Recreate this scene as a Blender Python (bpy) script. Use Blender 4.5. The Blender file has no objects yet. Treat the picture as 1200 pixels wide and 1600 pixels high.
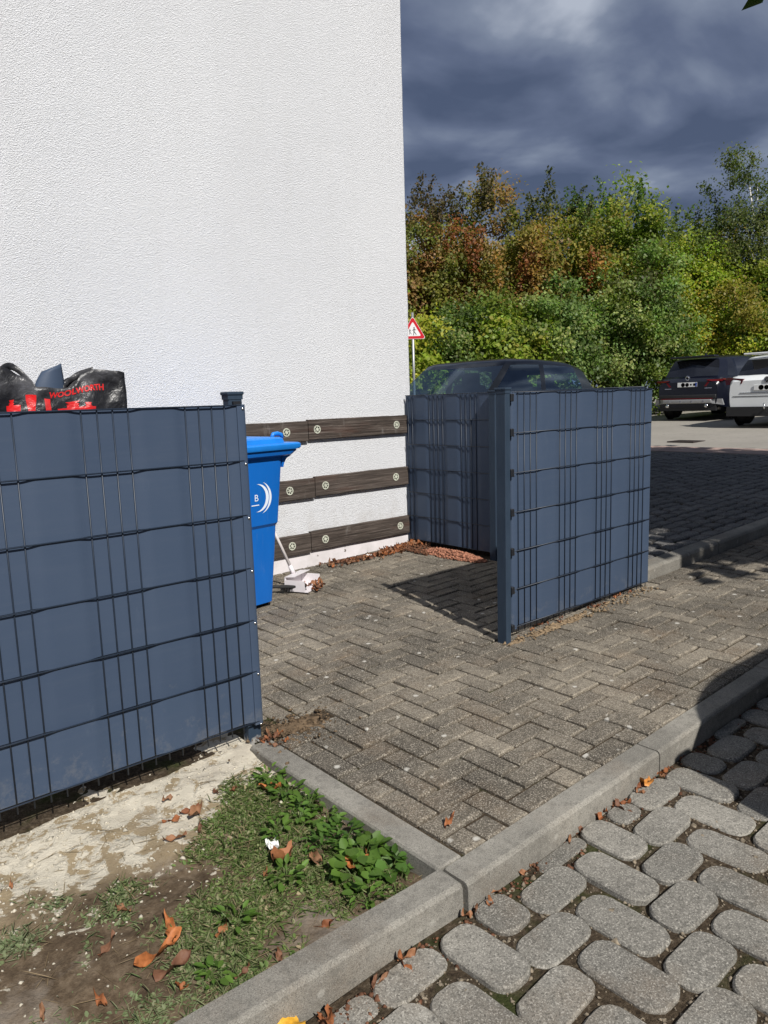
import bpy, bmesh, math, random
import numpy as np
from mathutils import Vector, Matrix, noise as mnoise
R = math.radians
random.seed(7); rng = np.random.default_rng(7)
scn = bpy.context.scene
col = scn.collection

# ---------------------------------------------------------------- camera, sky, sun, exposure
EYE = 1.285
cam_d = bpy.data.cameras.new('camera'); cam = bpy.data.objects.new('camera', cam_d); col.objects.link(cam)
cam_d.sensor_fit = 'HORIZONTAL'; cam_d.sensor_width = 36.0; cam_d.lens = 1154.85/1200*36
cam_d.clip_start = 0.05; cam_d.clip_end = 2000
fw = Vector((0.64446616, 0.74998868, -0.14893068)); rt = Vector((0.75505946, -0.65493387, -0.03077075)); up = Vector((0.12061746, 0.09262081, 0.98836876))
cam.matrix_world = Matrix(((rt.x, up.x, -fw.x, 0), (rt.y, up.y, -fw.y, 0), (rt.z, up.z, -fw.z, EYE), (0, 0, 0, 1)))
scn.camera = cam
SUN = Vector((-0.27, -1.04, 1.0)).normalized()
w = bpy.data.worlds.new('World'); scn.world = w; w.use_nodes = True
def world_sky():
    nt = w.node_tree; nt.nodes.clear(); N = nt.nodes.new; L = nt.links.new
    out = N('ShaderNodeOutputWorld'); bg = N('ShaderNodeBackground'); bg.inputs[1].default_value = 0.1
    sky = N('ShaderNodeTexSky'); sky.sky_type = 'NISHITA'; sky.sun_disc = False
    sky.sun_elevation = math.asin(SUN.z); sky.sun_rotation = math.atan2(SUN.x, SUN.y); sky.dust_density = 0.6
    tc = N('ShaderNodeTexCoord'); sep = N('ShaderNodeSeparateXYZ'); L(tc.outputs['Generated'], sep.inputs[0])
    mx = N('ShaderNodeMath'); mx.operation = 'MAXIMUM'; mx.inputs[1].default_value = 0.0; L(sep.outputs[2], mx.inputs[0])
    ad = N('ShaderNodeMath'); ad.operation = 'ADD'; ad.inputs[1].default_value = 0.22; L(mx.outputs[0], ad.inputs[0])
    dv = N('ShaderNodeVectorMath'); dv.operation = 'DIVIDE'; L(tc.outputs['Generated'], dv.inputs[0])
    cb = N('ShaderNodeCombineXYZ')
    for i in range(3): L(ad.outputs[0], cb.inputs[i])
    L(cb.outputs[0], dv.inputs[1])
    mp = N('ShaderNodeMapping'); mp.inputs['Location'].default_value = (2.3, 0.4, 0.0); mp.inputs['Rotation'].default_value = (0, 0, R(20))
    mp.inputs['Scale'].default_value = (0.9, 1.0, 1.5); L(dv.outputs[0], mp.inputs[0])
    n1 = N('ShaderNodeTexNoise'); n1.inputs['Scale'].default_value = 2.5; n1.inputs['Detail'].default_value = 6; n1.inputs['Roughness'].default_value = 0.46; n1.inputs['Distortion'].default_value = 0.25
    L(mp.outputs[0], n1.inputs[0])
    cr = N('ShaderNodeValToRGB'); e = cr.color_ramp.elements
    e[0].position = 0.38; e[0].color = (0.62, 0.82, 1.42, 1)
    e[1].position = 0.635; e[1].color = (4.2, 4.6, 5.4, 1)
    m = e.new(0.47); m.color = (1.08, 1.34, 2.10, 1)
    m = e.new(0.555); m.color = (1.95, 2.30, 3.10, 1)
    L(n1.outputs[0], cr.inputs[0])
    mix = N('ShaderNodeMix'); mix.data_type = 'RGBA'; mix.inputs[0].default_value = 0.93
    L(sky.outputs[0], mix.inputs[6]); L(cr.outputs[0], mix.inputs[7])
    L(mix.outputs[2], bg.inputs[0]); L(bg.outputs[0], out.inputs[0])
world_sky()
sd = bpy.data.lights.new('sun', 'SUN'); sd.energy = 5.0; sd.angle = R(0.53); sd.color = (1.0, 0.965, 0.91)
so = bpy.data.objects.new('sun', sd); col.objects.link(so); so.rotation_euler = (-SUN).to_track_quat('-Z', 'Y').to_euler(); so.location = (-3, -10, 12)
scn.view_settings.view_transform = 'Standard'; scn.view_settings.look = 'None'; scn.view_settings.exposure = 0.12; scn.view_settings.gamma = 1.0
scn.view_settings.use_curve_mapping = False
scn.render.engine = 'CYCLES'

SL = 0.026                                   # the ground climbs gently along +X
TILT = -math.atan(SL)
def gz(x): return SL*(min(max(x, -20), 40) - 1.32)

# ---------------------------------------------------------------- materials
MAT = {}
class NT:
    def __init__(s, name):
        s.m = bpy.data.materials.new(name); s.m.use_nodes = True; s.t = s.m.node_tree; s.t.nodes.clear()
        s.out = s.N('ShaderNodeOutputMaterial'); s.b = s.N('ShaderNodeBsdfPrincipled'); s.L(s.b.outputs[0], s.out.inputs[0]); MAT[name] = s.m
        s._c = None
    def N(s, t): return s.t.nodes.new(t)
    def L(s, a, b): s.t.links.new(a, b)
    def coord(s, which='Object'):
        if s._c is None: s._c = s.N('ShaderNodeTexCoord')
        return s._c.outputs[which]
    def pos(s):
        g = s.N('ShaderNodeNewGeometry'); return g.outputs['Position']
    def noise(s, vec, scale, detail=4, rough=0.55, dist=0.0):
        n = s.N('ShaderNodeTexNoise'); n.inputs['Scale'].default_value = scale; n.inputs['Detail'].default_value = detail
        n.inputs['Roughness'].default_value = rough; n.inputs['Distortion'].default_value = dist; s.L(vec, n.inputs['Vector']); return n.outputs[0]
    def voro(s, vec, scale, feat='F1', out=0, rnd=1.0):
        n = s.N('ShaderNodeTexVoronoi'); n.feature = feat; n.inputs['Scale'].default_value = scale; n.inputs['Randomness'].default_value = rnd; s.L(vec, n.inputs['Vector']); return n.outputs[out]
    def ramp(s, val, stops):
        n = s.N('ShaderNodeValToRGB'); e = n.color_ramp.elements
        while len(e) < len(stops): e.new(0.5)
        for el, (p, c) in zip(e, stops): el.position = p; el.color = tuple(c) + ((1,) if len(c) == 3 else ())
        s.L(val, n.inputs[0]); return n.outputs[0]
    def step(s, val, a, b): return s.ramp(val, [(a, (0, 0, 0)), (b, (1, 1, 1))])
    def mix(s, f, a, b, mode='MIX'):
        n = s.N('ShaderNodeMix'); n.data_type = 'RGBA'; n.blend_type = mode
        for i, v in ((0, f), (6, a), (7, b)):
            if hasattr(v, 'is_linked'): s.L(v, n.inputs[i])
            elif i == 0: n.inputs[0].default_value = v
            else: n.inputs[i].default_value = tuple(v) + (1,)
        return n.outputs[2]
    def math(s, op, a, b=0.0):
        n = s.N('ShaderNodeMath'); n.operation = op
        for i, v in ((0, a), (1, b)):
            if hasattr(v, 'is_linked'): s.L(v, n.inputs[i])
            else: n.inputs[i].default_value = v
        return n.outputs[0]
    def scale(s, vec, sc, rot=(0, 0, 0)):
        n = s.N('ShaderNodeMapping'); n.inputs['Scale'].default_value = sc; n.inputs['Rotation'].default_value = rot; s.L(vec, n.inputs[0]); return n.outputs[0]
    def attr(s, name, out='Color'):
        n = s.N('ShaderNodeAttribute'); n.attribute_name = name; return n.outputs[out]
    def rnd(s):
        n = s.N('ShaderNodeObjectInfo'); return n.outputs['Random']
    def col(s, c):
        if hasattr(c, 'is_linked'): s.L(c, s.b.inputs['Base Color'])
        else: s.b.inputs['Base Color'].default_value = tuple(c) + (1,)
    def p(s, rough=0.6, metal=0.0, spec=0.5, coat=0.0):
        if hasattr(rough, 'is_linked'): s.L(rough, s.b.inputs['Roughness'])
        else: s.b.inputs['Roughness'].default_value = rough
        s.b.inputs['Metallic'].default_value = metal; s.b.inputs['Specular IOR Level'].default_value = spec; s.b.inputs['Coat Weight'].default_value = coat
        return s
    def bump(s, h, strength=0.5, dist=0.01):
        n = s.N('ShaderNodeBump'); n.inputs['Strength'].default_value = strength; n.inputs['Distance'].default_value = dist
        s.L(h, n.inputs['Height']); s.L(n.outputs[0], s.b.inputs['Normal'])

def plain(name, c, rough=0.5, metal=0.0, var=0.12, scale=14.0, spec=0.5, bump=0.0, coat=0.0):
    t = NT(name); v = t.noise(t.pos(), scale, 5)
    a = tuple(x*(1-var) for x in c); b = tuple(min(1, x*(1+var)) for x in c)
    t.col(t.ramp(v, [(0.3, a), (0.7, b)])); t.p(rough, metal, spec, coat)
    if bump: t.bump(t.noise(t.pos(), scale*6, 3), bump, 0.002)
    return t.m

def build_materials():
    # render (scratch plaster)
    t = NT('white_render'); P = t.pos()
    h = t.math('ADD', t.math('MULTIPLY', t.noise(P, 130, 4, 0.7, 0.3), 1.0), t.math('MULTIPLY', t.voro(P, 185), 0.6))
    h = t.math('ADD', h, t.math('MULTIPLY', t.noise(P, 260, 2), 0.35))
    dirt = t.noise(P, 1.1, 5); fine = t.noise(P, 90, 3)
    c = t.mix(t.step(dirt, 0.35, 0.75), (0.80, 0.81, 0.83), (0.75, 0.76, 0.785))
    c = t.mix(t.math('MULTIPLY', t.step(fine, 0.3, 0.62), 0.35), c, (0.56, 0.57, 0.60))
    sw = t.N('ShaderNodeSeparateXYZ'); t.L(P, sw.inputs[0]); st = t.noise(t.scale(P, (5, 5, .35)), 1.2, 6, 0.65); c = t.mix(t.math('MULTIPLY', t.step(st, 0.48, 0.75), 0.14), c, (0.60, 0.60, 0.59))
    lo = t.math('SUBTRACT', t.math('MULTIPLY', t.noise(P, 7, 6, 0.7), 0.9), sw.outputs[2]); c = t.mix(t.math('MULTIPLY', t.step(lo, 0.0, 0.3), 0.35), c, (0.42, 0.38, 0.33)); t.col(c); t.p(0.9, 0, 0.2); t.bump(h, 0.9, 0.009)
    t = NT('plinth_paint'); P = t.pos(); v = t.noise(P, 7, 6, 0.65)
    c = t.mix(t.step(v, 0.4, 0.7), (0.70, 0.66, 0.67), (0.58, 0.55, 0.55)); c = t.mix(t.step(t.noise(P, 16, 5, 0.6), 0.66, 0.70), c, (0.10, 0.08, 0.06))
    t.col(c); t.p(0.8, 0, 0.3); t.bump(t.noise(P, 60, 4), 0.3, 0.003)
    # weathered boards
    t = NT('weathered_wood'); P = t.pos(); g = t.scale(P, (2.2, 8, 60)); gr = t.noise(g, 1.6, 8, 0.7, 0.6)
    c = t.ramp(gr, [(0.30, (0.010, 0.008, 0.007)), (0.46, (0.044, 0.034, 0.028)), (0.60, (0.100, 0.080, 0.068)), (0.74, (0.27, 0.245, 0.225))])
    red = t.step(t.noise(t.scale(P, (1.6, 3, 9)), 1.3, 4), 0.54, 0.72)
    c = t.mix(t.math('MULTIPLY', red, 0.4), c, (0.10, 0.042, 0.028)); pale = t.step(t.noise(t.scale(P, (7, 3, 2.0)), 1.5, 5, 0.65), 0.62, 0.80)
    c = t.mix(t.math('MULTIPLY', pale, 0.6), c, (0.30, 0.28, 0.26))
    c = t.mix(t.math('MULTIPLY', t.rnd(), 0.25), c, (0.11, 0.09, 0.078)); t.col(c); t.p(0.85, 0, 0.25); t.bump(t.noise(t.scale(P, (3, 8, 150)), 1.5, 6, 0.7), 0.7, 0.006)
    plain('anchor_plastic', (0.50, 0.51, 0.42), 0.6, 0, 0.2, 40)
    # privacy fence
    t = NT('pvc_strip'); P = t.pos(); v = t.noise(P, 2.5, 5); rd = t.rnd()
    c = t.mix(rd, (0.041, 0.062, 0.104), (0.047, 0.070, 0.115)); c = t.mix(t.math('MULTIPLY', t.step(v, 0.35, 0.7), 0.3), c, (0.053, 0.077, 0.122))
    sm = t.noise(t.scale(P, (9, 9, 3)), 1.4, 6, 0.7); c = t.mix(t.math('MULTIPLY', t.step(sm, 0.62, 0.80), 0.12), c, (0.20, 0.23, 0.28))
    sz = t.N('ShaderNodeSeparateXYZ'); t.L(P, sz.inputs[0]); mud = t.math('SUBTRACT', t.math('ADD', t.noise(P, 14, 6, 0.7), t.math('MULTIPLY', t.noise(P, 90, 3, 0.7), 0.35)), t.math('MULTIPLY', sz.outputs[2], 0.9))
    c = t.mix(t.math('MULTIPLY', t.step(mud, 0.56, 0.75), 0.14), c, (0.30, 0.28, 0.24)); dust = t.noise(t.scale(P, (2, 2, 30)), 2.0, 6, 0.7); c = t.mix(t.math('MULTIPLY', t.step(dust, 0.5, 0.75), 0.03), c, (0.25, 0.26, 0.28))
    t.col(c); t.p(t.ramp(t.noise(P, 6, 4), [(0.3, (0.48,)*3), (0.7, (0.66,)*3)]), 0, 0.3)
    plain('fence_steel', (0.016, 0.025, 0.042), 0.42, 0.0, 0.18, 20, 0.5)
    t = NT('post_steel'); P = t.pos(); v = t.noise(t.scale(P, (20, 20, 4)), 1.2, 6, 0.7)
    c = t.mix(t.step(v, 0.3, 0.7), (0.022, 0.036, 0.058), (0.032, 0.050, 0.076)); sep = t.N('ShaderNodeSeparateXYZ'); t.L(P, sep.inputs[0])
    lo = t.math('SUBTRACT', t.math('ADD', t.math('MULTIPLY', t.noise(P, 30, 4), 0.16), -0.055), sep.outputs[2])
    c = t.mix(t.math('MULTIPLY', t.step(lo, 0.0, 0.03), 0.75), c, (0.42, 0.40, 0.36)); t.col(c); t.p(0.55, 0.0, 0.22)
    plain('clip_black', (0.012, 0.013, 0.016), 0.45); plain('screw_steel', (0.75, 0.75, 0.74), 0.25, 1.0, 0.05)
    # stones
    def stone(name, a, b, speck, lichen=0.35, brown=0.3, sc=1.0, spk=0.75, dirt=0.6):
        t = NT(name); P = t.pos(); r = t.math('FRACT', t.math('ADD', t.rnd(), t.attr('rnd', 'Fac')))
        c = t.mix(t.ramp(r, [(0.0, (0, 0, 0)), (0.35, (.45, .45, .45)), (0.8, (.65, .65, .65)), (1.0, (1, 1, 1))]), a, b); big = t.noise(P, 2.1, 7, 0.68)
        c = t.mix(t.math('MULTIPLY', t.step(big, 0.40, 0.60), dirt), c, tuple(x*0.45 for x in a))
        br = t.noise(P, 3.4, 5, 0.6); c = t.mix(t.math('MULTIPLY', t.step(br, 0.52, 0.72), brown), c, (0.165, 0.115, 0.072))
        sp = t.noise(P, 190*sc, 3, 0.75); c = t.mix(t.math('MULTIPLY', t.step(sp, 0.52, 0.62), spk), c, speck)
        sp2 = t.noise(t.scale(P, (1, 1, 1), (.5, .3, 1)), 150*sc, 3, 0.75); c = t.mix(t.math('MULTIPLY', t.step(sp2, 0.52, 0.62), spk), c, tuple(x*0.18 for x in a))
        mid = t.noise(P, 38, 5, 0.7); c = t.mix(t.math('MULTIPLY', t.step(mid, 0.50, 0.68), 0.5), c, tuple(x*0.4 for x in a))
        li = t.voro(P, 11.0); ln = t.noise(P, 34, 4); lm = t.math('ADD', li, t.math('MULTIPLY', ln, 0.22))
        sel = t.step(t.voro(P, 11.0, 'F1', 1), 0.50, 0.56); lf = t.math('MULTIPLY', t.math('MULTIPLY', t.math('SUBTRACT', 1.0, t.step(lm, 0.19, 0.26)), sel), lichen)
        c = t.mix(lf, c, (0.50, 0.48, 0.43)); t.col(c); t.p(0.88, 0, 0.25)
        t.bump(t.math('ADD', t.noise(P, 160*sc, 4, 0.7), t.math('MULTIPLY', mid, 0.6)), 0.5, 0.004)
    stone('paver_concrete', (0.132, 0.114, 0.090), (0.262, 0.226, 0.174), (0.52, 0.47, 0.39), 0.9, 0.5, 1.0, 0.7, 0.85)
    stone('oval_stone', (0.190, 0.180, 0.158), (0.300, 0.283, 0.246), (0.54, 0.51, 0.45), 0.2, 0.4, 1.1, 0.6, 0.5)
    stone('street_stone', (0.115, 0.112, 0.112), (0.190, 0.182, 0.172), (0.36, 0.35, 0.33), 0.15, 0.12, 0.6)
    stone('kerb_concrete', (0.270, 0.254, 0.220), (0.315, 0.296, 0.256), (0.40, 0.38, 0.34), 0.35, 0.4, 1.9, 0.6, 0.65)
    t = NT('joint_soil'); P = t.pos(); c = t.ramp(t.noise(P, 60, 6, 0.7), [(0.35, (0.030, 0.022, 0.015)), (0.55, (0.075, 0.056, 0.037)), (0.72, (0.15, 0.122, 0.09))])
    c = t.mix(t.math('MULTIPLY', t.step(t.noise(P, 5, 5), 0.55, 0.68), 0.7), c, (0.035, 0.050, 0.012)); t.col(c); t.p(0.95, 0, 0.1); t.bump(t.noise(P, 140, 4, 0.7), 0.9, 0.008)
    # lawn soil with splashes of dried mortar
    t = NT('splashed_soil'); P = t.pos(); sep = t.N('ShaderNodeSeparateXYZ'); t.L(P, sep.inputs[0])
    soil = t.ramp(t.noise(P, 26, 8, 0.7), [(0.3, (0.050, 0.033, 0.020)), (0.5, (0.120, 0.086, 0.055)), (0.7, (0.205, 0.155, 0.105))])
    sand = t.mix(t.noise(P, 55, 4), (0.27, 0.205, 0.12), (0.37, 0.30, 0.20)); pale = t.mix(t.noise(P, 30, 5), (0.50, 0.45, 0.36), (0.66, 0.61, 0.50))
    yb = t.math('ADD', sep.outputs[1], t.math('MULTIPLY', t.math('SUBTRACT', t.noise(P, 4.5, 6, 0.6), 0.5), 0.55))
    f1 = t.ramp(t.math('DIVIDE', yb, 4.0), [(0.475, (0, 0, 0)), (0.525, (1, 1, 1))]); c = t.mix(f1, soil, sand)
    sp = t.math('ADD', t.math('MULTIPLY', t.noise(P, 13, 8, 0.62, 0.4), 0.8), t.math('MULTIPLY', t.ramp(t.math('DIVIDE', yb, 4.0), [(0.42, (0, 0, 0)), (0.56, (1, 1, 1))]), 0.22))
    c = t.mix(t.step(sp, 0.550, 0.575), c, pale); ash = t.step(t.noise(P, 3.2, 6, 0.65), 0.55, 0.66); c = t.mix(t.math('MULTIPLY', ash, 0.55), c, (0.33, 0.285, 0.235))
    t.col(c); t.p(0.95, 0, 0.15); t.bump(t.math('ADD', t.noise(P, 110, 6, 0.75), t.math('MULTIPLY', t.step(sp, 0.575, 0.61), 0.5)), 0.8, 0.009)
    plain('earth', (0.085, 0.066, 0.044), 0.95, 0, 0.35, 3.0, 0.1, 0.5)
    t = NT('street_concrete'); P = t.pos(); c = t.mix(t.noise(P, 0.8, 6, 0.6), (0.22, 0.205, 0.180), (0.34, 0.315, 0.275)); c = t.mix(t.math('MULTIPLY', t.step(t.noise(P, 9, 5, 0.7), 0.55, 0.7), 0.5), c, (0.15, 0.14, 0.125)); t.col(c); t.p(0.9, 0, 0.2); t.bump(t.noise(P, 60, 4), 0.4, 0.006)
    plain('pink_slab', (0.34, 0.25, 0.215), 0.9, 0, 0.2, 5, 0.2, 0.3)
    plain('grate_iron', (0.035, 0.026, 0.022), 0.8, 0.2, 0.3, 20)
    plain('dirt', (0.125, 0.088, 0.055), 0.95, 0, 0.6, 45, 0.1, 0.9); plain('sand', (0.24, 0.175, 0.11), 0.95, 0, 0.45, 50, 0.1, 0.9); plain('mortar', (0.46, 0.42, 0.34), 0.95, 0, 0.25, 30, 0.1, 0.6); plain('red_gravel', (0.33, 0.15, 0.095), 0.9, 0, 0.45, 60, 0.2); plain('pebble', (0.20, 0.165, 0.12), 0.9, 0, 0.55, 70, 0.2)
    # bin, bag, dustpan
    t = NT('bin_blue'); P = t.pos(); v = t.noise(t.scale(P, (3, 3, 1)), 3, 5); c = t.mix(v, (0.004, 0.105, 0.42), (0.006, 0.140, 0.52)); c = t.mix(t.math('MULTIPLY', t.step(t.noise(t.scale(P, (18, 18, 3)), 2.0, 6, 0.75), 0.58, 0.75), 0.25), c, (0.12, 0.22, 0.45)); t.col(c); t.p(0.42, 0, 0.5); t.bump(t.noise(P, 350, 2), 0.06, 0.001)
    plain('bin_lid_blue', (0.010, 0.19, 0.62), 0.42, 0, 0.08, 8); plain('print_white', (0.72, 0.78, 0.85), 0.5, 0, 0.05); plain('rubber', (0.018, 0.018, 0.018), 0.8)
    t = NT('bag_black'); P = t.coord(); v = t.noise(P, 6, 5, 0.6); c = t.mix(t.step(v, 0.45, 0.75), (0.014, 0.014, 0.016), (0.13, 0.13, 0.14)); t.col(c); t.p(0.36, 0, 0.45)
    t.bump(t.math('ADD', t.noise(P, 22, 4, 0.6, 1.0), t.math('MULTIPLY', t.voro(P, 30), 0.5)), 0.45, 0.012)
    t = NT('bag_print'); P = t.coord(); c = t.mix(t.step(t.noise(P, 30, 4), 0.4, 0.7), (0.62, 0.010, 0.010), (0.50, 0.03, 0.03)); t.col(c); t.p(0.3, 0, 0.5); t.bump(t.noise(P, 22, 4, 0.6, 1.0), 0.5, 0.01)
    plain('dustpan_white', (0.72, 0.68, 0.70), 0.45, 0, 0.06, 20); plain('paper_white', (0.78, 0.77, 0.74), 0.8, 0, 0.06)
    plain('handle_white', (0.74, 0.69, 0.67), 0.5, 0, 0.08, 20); plain('brush_black', (0.02, 0.02, 0.02), 0.8)
    # foliage
    def leafmat(name, tr=0.48, rough=0.5):
        t = NT(name); c = t.attr('tint'); t.col(c); t.p(rough, 0, 0.35)
        tl = t.N('ShaderNodeBsdfTranslucent'); t.L(t.mix(1.0, c, (1.0, 1.25, 0.55), 'MULTIPLY'), tl.inputs[0]); ms = t.N('ShaderNodeMixShader'); ms.inputs[0].default_value = tr
        t.L(t.b.outputs[0], ms.inputs[1]); t.L(tl.outputs[0], ms.inputs[2]); t.L(ms.outputs[0], t.out.inputs[0])
    leafmat('foliage'); leafmat('grass', 0.3, 0.6)
    t = NT('dry_leaf'); P = t.coord(); r = t.rnd(); c = t.ramp(r, [(0.0, (0.16, 0.055, 0.022)), (0.35, (0.30, 0.105, 0.035)), (0.7, (0.24, 0.125, 0.065)), (1.0, (0.12, 0.05, 0.028))])
    c = t.mix(t.math('MULTIPLY', t.step(t.noise(P, 40, 5), 0.45, 0.7), 0.6), c, (0.10, 0.035, 0.018)); t.col(c); t.p(0.65, 0, 0.35); t.bump(t.noise(P, 120, 4), 0.5, 0.003)
    plain('orange_leaf', (0.34, 0.115, 0.035), 0.6, 0, 0.35, 60, 0.35, 0.4); plain('yellow_leaf', (0.62, 0.33, 0.03), 0.6, 0, 0.25, 60, 0.35, 0.4); plain('amber_leaf', (0.50, 0.20, 0.04), 0.6, 0, 0.3, 60)
    plain('litter', (0.13, 0.060, 0.034), 0.8, 0, 0.55, 45, 0.2)
    plain('bark', (0.065, 0.050, 0.036), 0.95, 0, 0.4, 25, 0.1, 0.8)
    t = NT('birch_bark'); P = t.pos(); v = t.noise(t.scale(P, (4, 4, 14)), 1.5, 5); t.col(t.ramp(v, [(0.38, (0.05, 0.045, 0.04)), (0.48, (0.62, 0.60, 0.56))])); t.p(0.8)
    # cars
    def paint(name, c, rough=0.28, coat=0.8): t = NT(name); v = t.noise(t.pos(), 3, 4); t.col(t.mix(v, c, tuple(x*1.15 for x in c))); t.p(rough, 0, 0.5, coat); t.b.inputs['Coat Roughness'].default_value = 0.06
    paint('paint_black', (0.010, 0.011, 0.014), 0.30, 0.4); paint('paint_navy', (0.003, 0.004, 0.010), 0.3, 0.3); paint('paint_white', (0.72, 0.74, 0.74)); paint('paint_grey', (0.10, 0.105, 0.11))
    t = NT('car_glass'); fr = t.N('ShaderNodeLayerWeight'); fr.inputs[0].default_value = 0.5; tr = t.N('ShaderNodeBsdfTransparent'); tr.inputs[0].default_value = (0.66, 0.84, 0.97, 1)
    gl = t.N('ShaderNodeBsdfGlossy'); gl.inputs['Roughness'].default_value = 0.02; gl.inputs[0].default_value = (0.75, 0.88, 1, 1); ms = t.N('ShaderNodeMixShader'); t.L(t.math('ADD', t.math('MULTIPLY', t.math('POWER', fr.outputs['Facing'], 4.0), 0.9), t.math('ADD', 0.10, t.math('MULTIPLY', t.noise(t.pos(), 6, 3), 0.06))), ms.inputs[0]); t.L(tr.outputs[0], ms.inputs[1]); t.L(gl.outputs[0], ms.inputs[2]); t.L(ms.outputs[0], t.out.inputs[0])
    t = NT('dark_glass'); t.col(t.mix(t.noise(t.pos(), 4, 3), (0.008, 0.009, 0.012), (0.02, 0.022, 0.03))); t.p(0.05, 0, 0.6)
    plain('car_trim', (0.014, 0.014, 0.015), 0.6); plain('seat_fabric', (0.02, 0.03, 0.06), 0.9); plain('rim_alloy', (0.42, 0.43, 0.44), 0.3, 0.9, 0.05); plain('tail_red', (0.12, 0.005, 0.007), 0.15, 0, 0.1); plain('chrome', (0.7, 0.7, 0.72), 0.15, 1.0, 0.03); plain('skid_silver', (0.34, 0.34, 0.34), 0.4, 0.4, 0.05)
    plain('plate_white', (0.74, 0.75, 0.74), 0.4, 0, 0.03); plain('plate_blue', (0.01, 0.05, 0.32), 0.4); plain('ink_black', (0.01, 0.01, 0.01), 0.6)
    plain('sign_red', (0.55, 0.010, 0.022), 0.4, 0, 0.04); plain('sign_white', (0.78, 0.78, 0.78), 0.4, 0, 0.03); plain('galvanised', (0.44, 0.45, 0.45), 0.4, 0.7, 0.1)
build_materials()

# ---------------------------------------------------------------- mesh helpers
class MB:
    def __init__(s): s.v = []; s.f = []
    def add(s, vs, fs):
        o = len(s.v); s.v += [tuple(q) for q in vs]; s.f += [tuple(i+o for i in q) for q in fs]; return s
    def box(s, c, d, rz=0.0, M=None):
        x, y, z = d[0]/2, d[1]/2, d[2]/2
        vs = [Vector((a*x, b*y, e*z)) for a in (-1, 1) for b in (-1, 1) for e in (-1, 1)]
        m = M if M else Matrix.Rotation(rz, 3, 'Z'); vs = [m @ q + Vector(c) for q in vs]
        return s.add(vs, [(0, 1, 3, 2), (4, 6, 7, 5), (0, 4, 5, 1), (2, 3, 7, 6), (0, 2, 6, 4), (1, 5, 7, 3)])
    def bbox(s, c, d, b=0.01, seg=2, M=None):
        bm = bmesh.new(); bmesh.ops.create_cube(bm, size=1.0)
        for q in bm.verts: q.co = Vector((q.co.x*d[0], q.co.y*d[1], q.co.z*d[2]))
        bmesh.ops.bevel(bm, geom=bm.edges[:], offset=b, segments=seg, affect='EDGES', profile=0.6)
        bm.verts.ensure_lookup_table(); m = M if M else Matrix.Identity(3)
        s.add([m @ q.co + Vector(c) for q in bm.verts], [[q.index for q in f.verts] for f in bm.faces]); bm.free(); return s
    def tube(s, pts, rad, n=8, cap=True):
        pts = [Vector(q) for q in pts]; k = len(pts)
        if not hasattr(rad, '__len__'): rad = [rad]*k
        o = len(s.v); ref = None
        for i, q in enumerate(pts):
            d = (pts[min(i+1, k-1)] - pts[max(i-1, 0)]).normalized()
            if ref is None: ref = Vector((0, 0, 1)) if abs(d.z) < 0.9 else Vector((1, 0, 0))
            a = d.cross(ref).normalized(); b = a.cross(d).normalized(); ref = b
            for j in range(n):
                th = 2*math.pi*j/n; s.v.append(tuple(q + (a*math.cos(th) + b*math.sin(th))*rad[i]))
        for i in range(k-1):
            for j in range(n): s.f.append((o+i*n+j, o+i*n+(j+1) % n, o+(i+1)*n+(j+1) % n, o+(i+1)*n+j))
        if cap: s.f.append(tuple(o+j for j in range(n))[::-1]); s.f.append(tuple(o+(k-1)*n+j for j in range(n)))
        return s
    def lathe(s, prof, n, c, M=None):
        m = M if M else Matrix.Identity(3); o = len(s.v); k = len(prof)
        for r, z in prof:
            for j in range(n):
                th = 2*math.pi*j/n; s.v.append(tuple(m @ Vector((r*math.cos(th), r*math.sin(th), z)) + Vector(c)))
        for i in range(k-1):
            for j in range(n): s.f.append((o+i*n+j, o+i*n+(j+1) % n, o+(i+1)*n+(j+1) % n, o+(i+1)*n+j))
        s.f.append(tuple(o+j for j in range(n))[::-1]); s.f.append(tuple(o+(k-1)*n+j for j in range(n))); return s
    def prism(s, poly, a, b, fn):
        # polygon (p, q) extruded from a to b; fn(p, q, h) -> xyz
        n = len(poly); vs = [fn(p, q, a) for p, q in poly] + [fn(p, q, b) for p, q in poly]
        return s.add(vs, [tuple(range(n))[::-1], tuple(range(n, 2*n))] + [(i, (i+1) % n, n+(i+1) % n, n+i) for i in range(n)])
    def grid(s, nu, nv, fn):
        o = len(s.v)
        for i in range(nu+1):
            for j in range(nv+1): s.v.append(tuple(fn(i/nu, j/nv)))
        for i in range(nu):
            for j in range(nv): a = o+i*(nv+1)+j; s.f.append((a, a+nv+1, a+nv+2, a+1))
        return s
    def mesh(s, name, mat, smooth=False):
        me = bpy.data.meshes.new(name); me.from_pydata(s.v, [], s.f); me.materials.append(MAT[mat])
        if smooth: me.polygons.foreach_set('use_smooth', [True]*len(me.polygons))
        me.update(); return me
    def build(s, name, mat, parent=None, smooth=False, fix=True):
        me = s.mesh(name, mat, smooth)
        if fix:
            bm = bmesh.new(); bm.from_mesh(me); bmesh.ops.recalc_face_normals(bm, faces=bm.faces); bm.to_mesh(me); bm.free()
        return link(name, me, parent)
def link(name, me, parent=None, loc=None, rot=None):
    o = bpy.data.objects.new(name, me); col.objects.link(o); o.parent = parent
    if loc is not None: o.location = loc
    if rot is not None: o.rotation_euler = rot
    return o
def tag(o, label=None, cat=None, group=None, kind=None):
    for k, v in (('label', label), ('category', cat), ('group', group), ('kind', kind)):
        if v: o[k] = v
    return o
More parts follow.
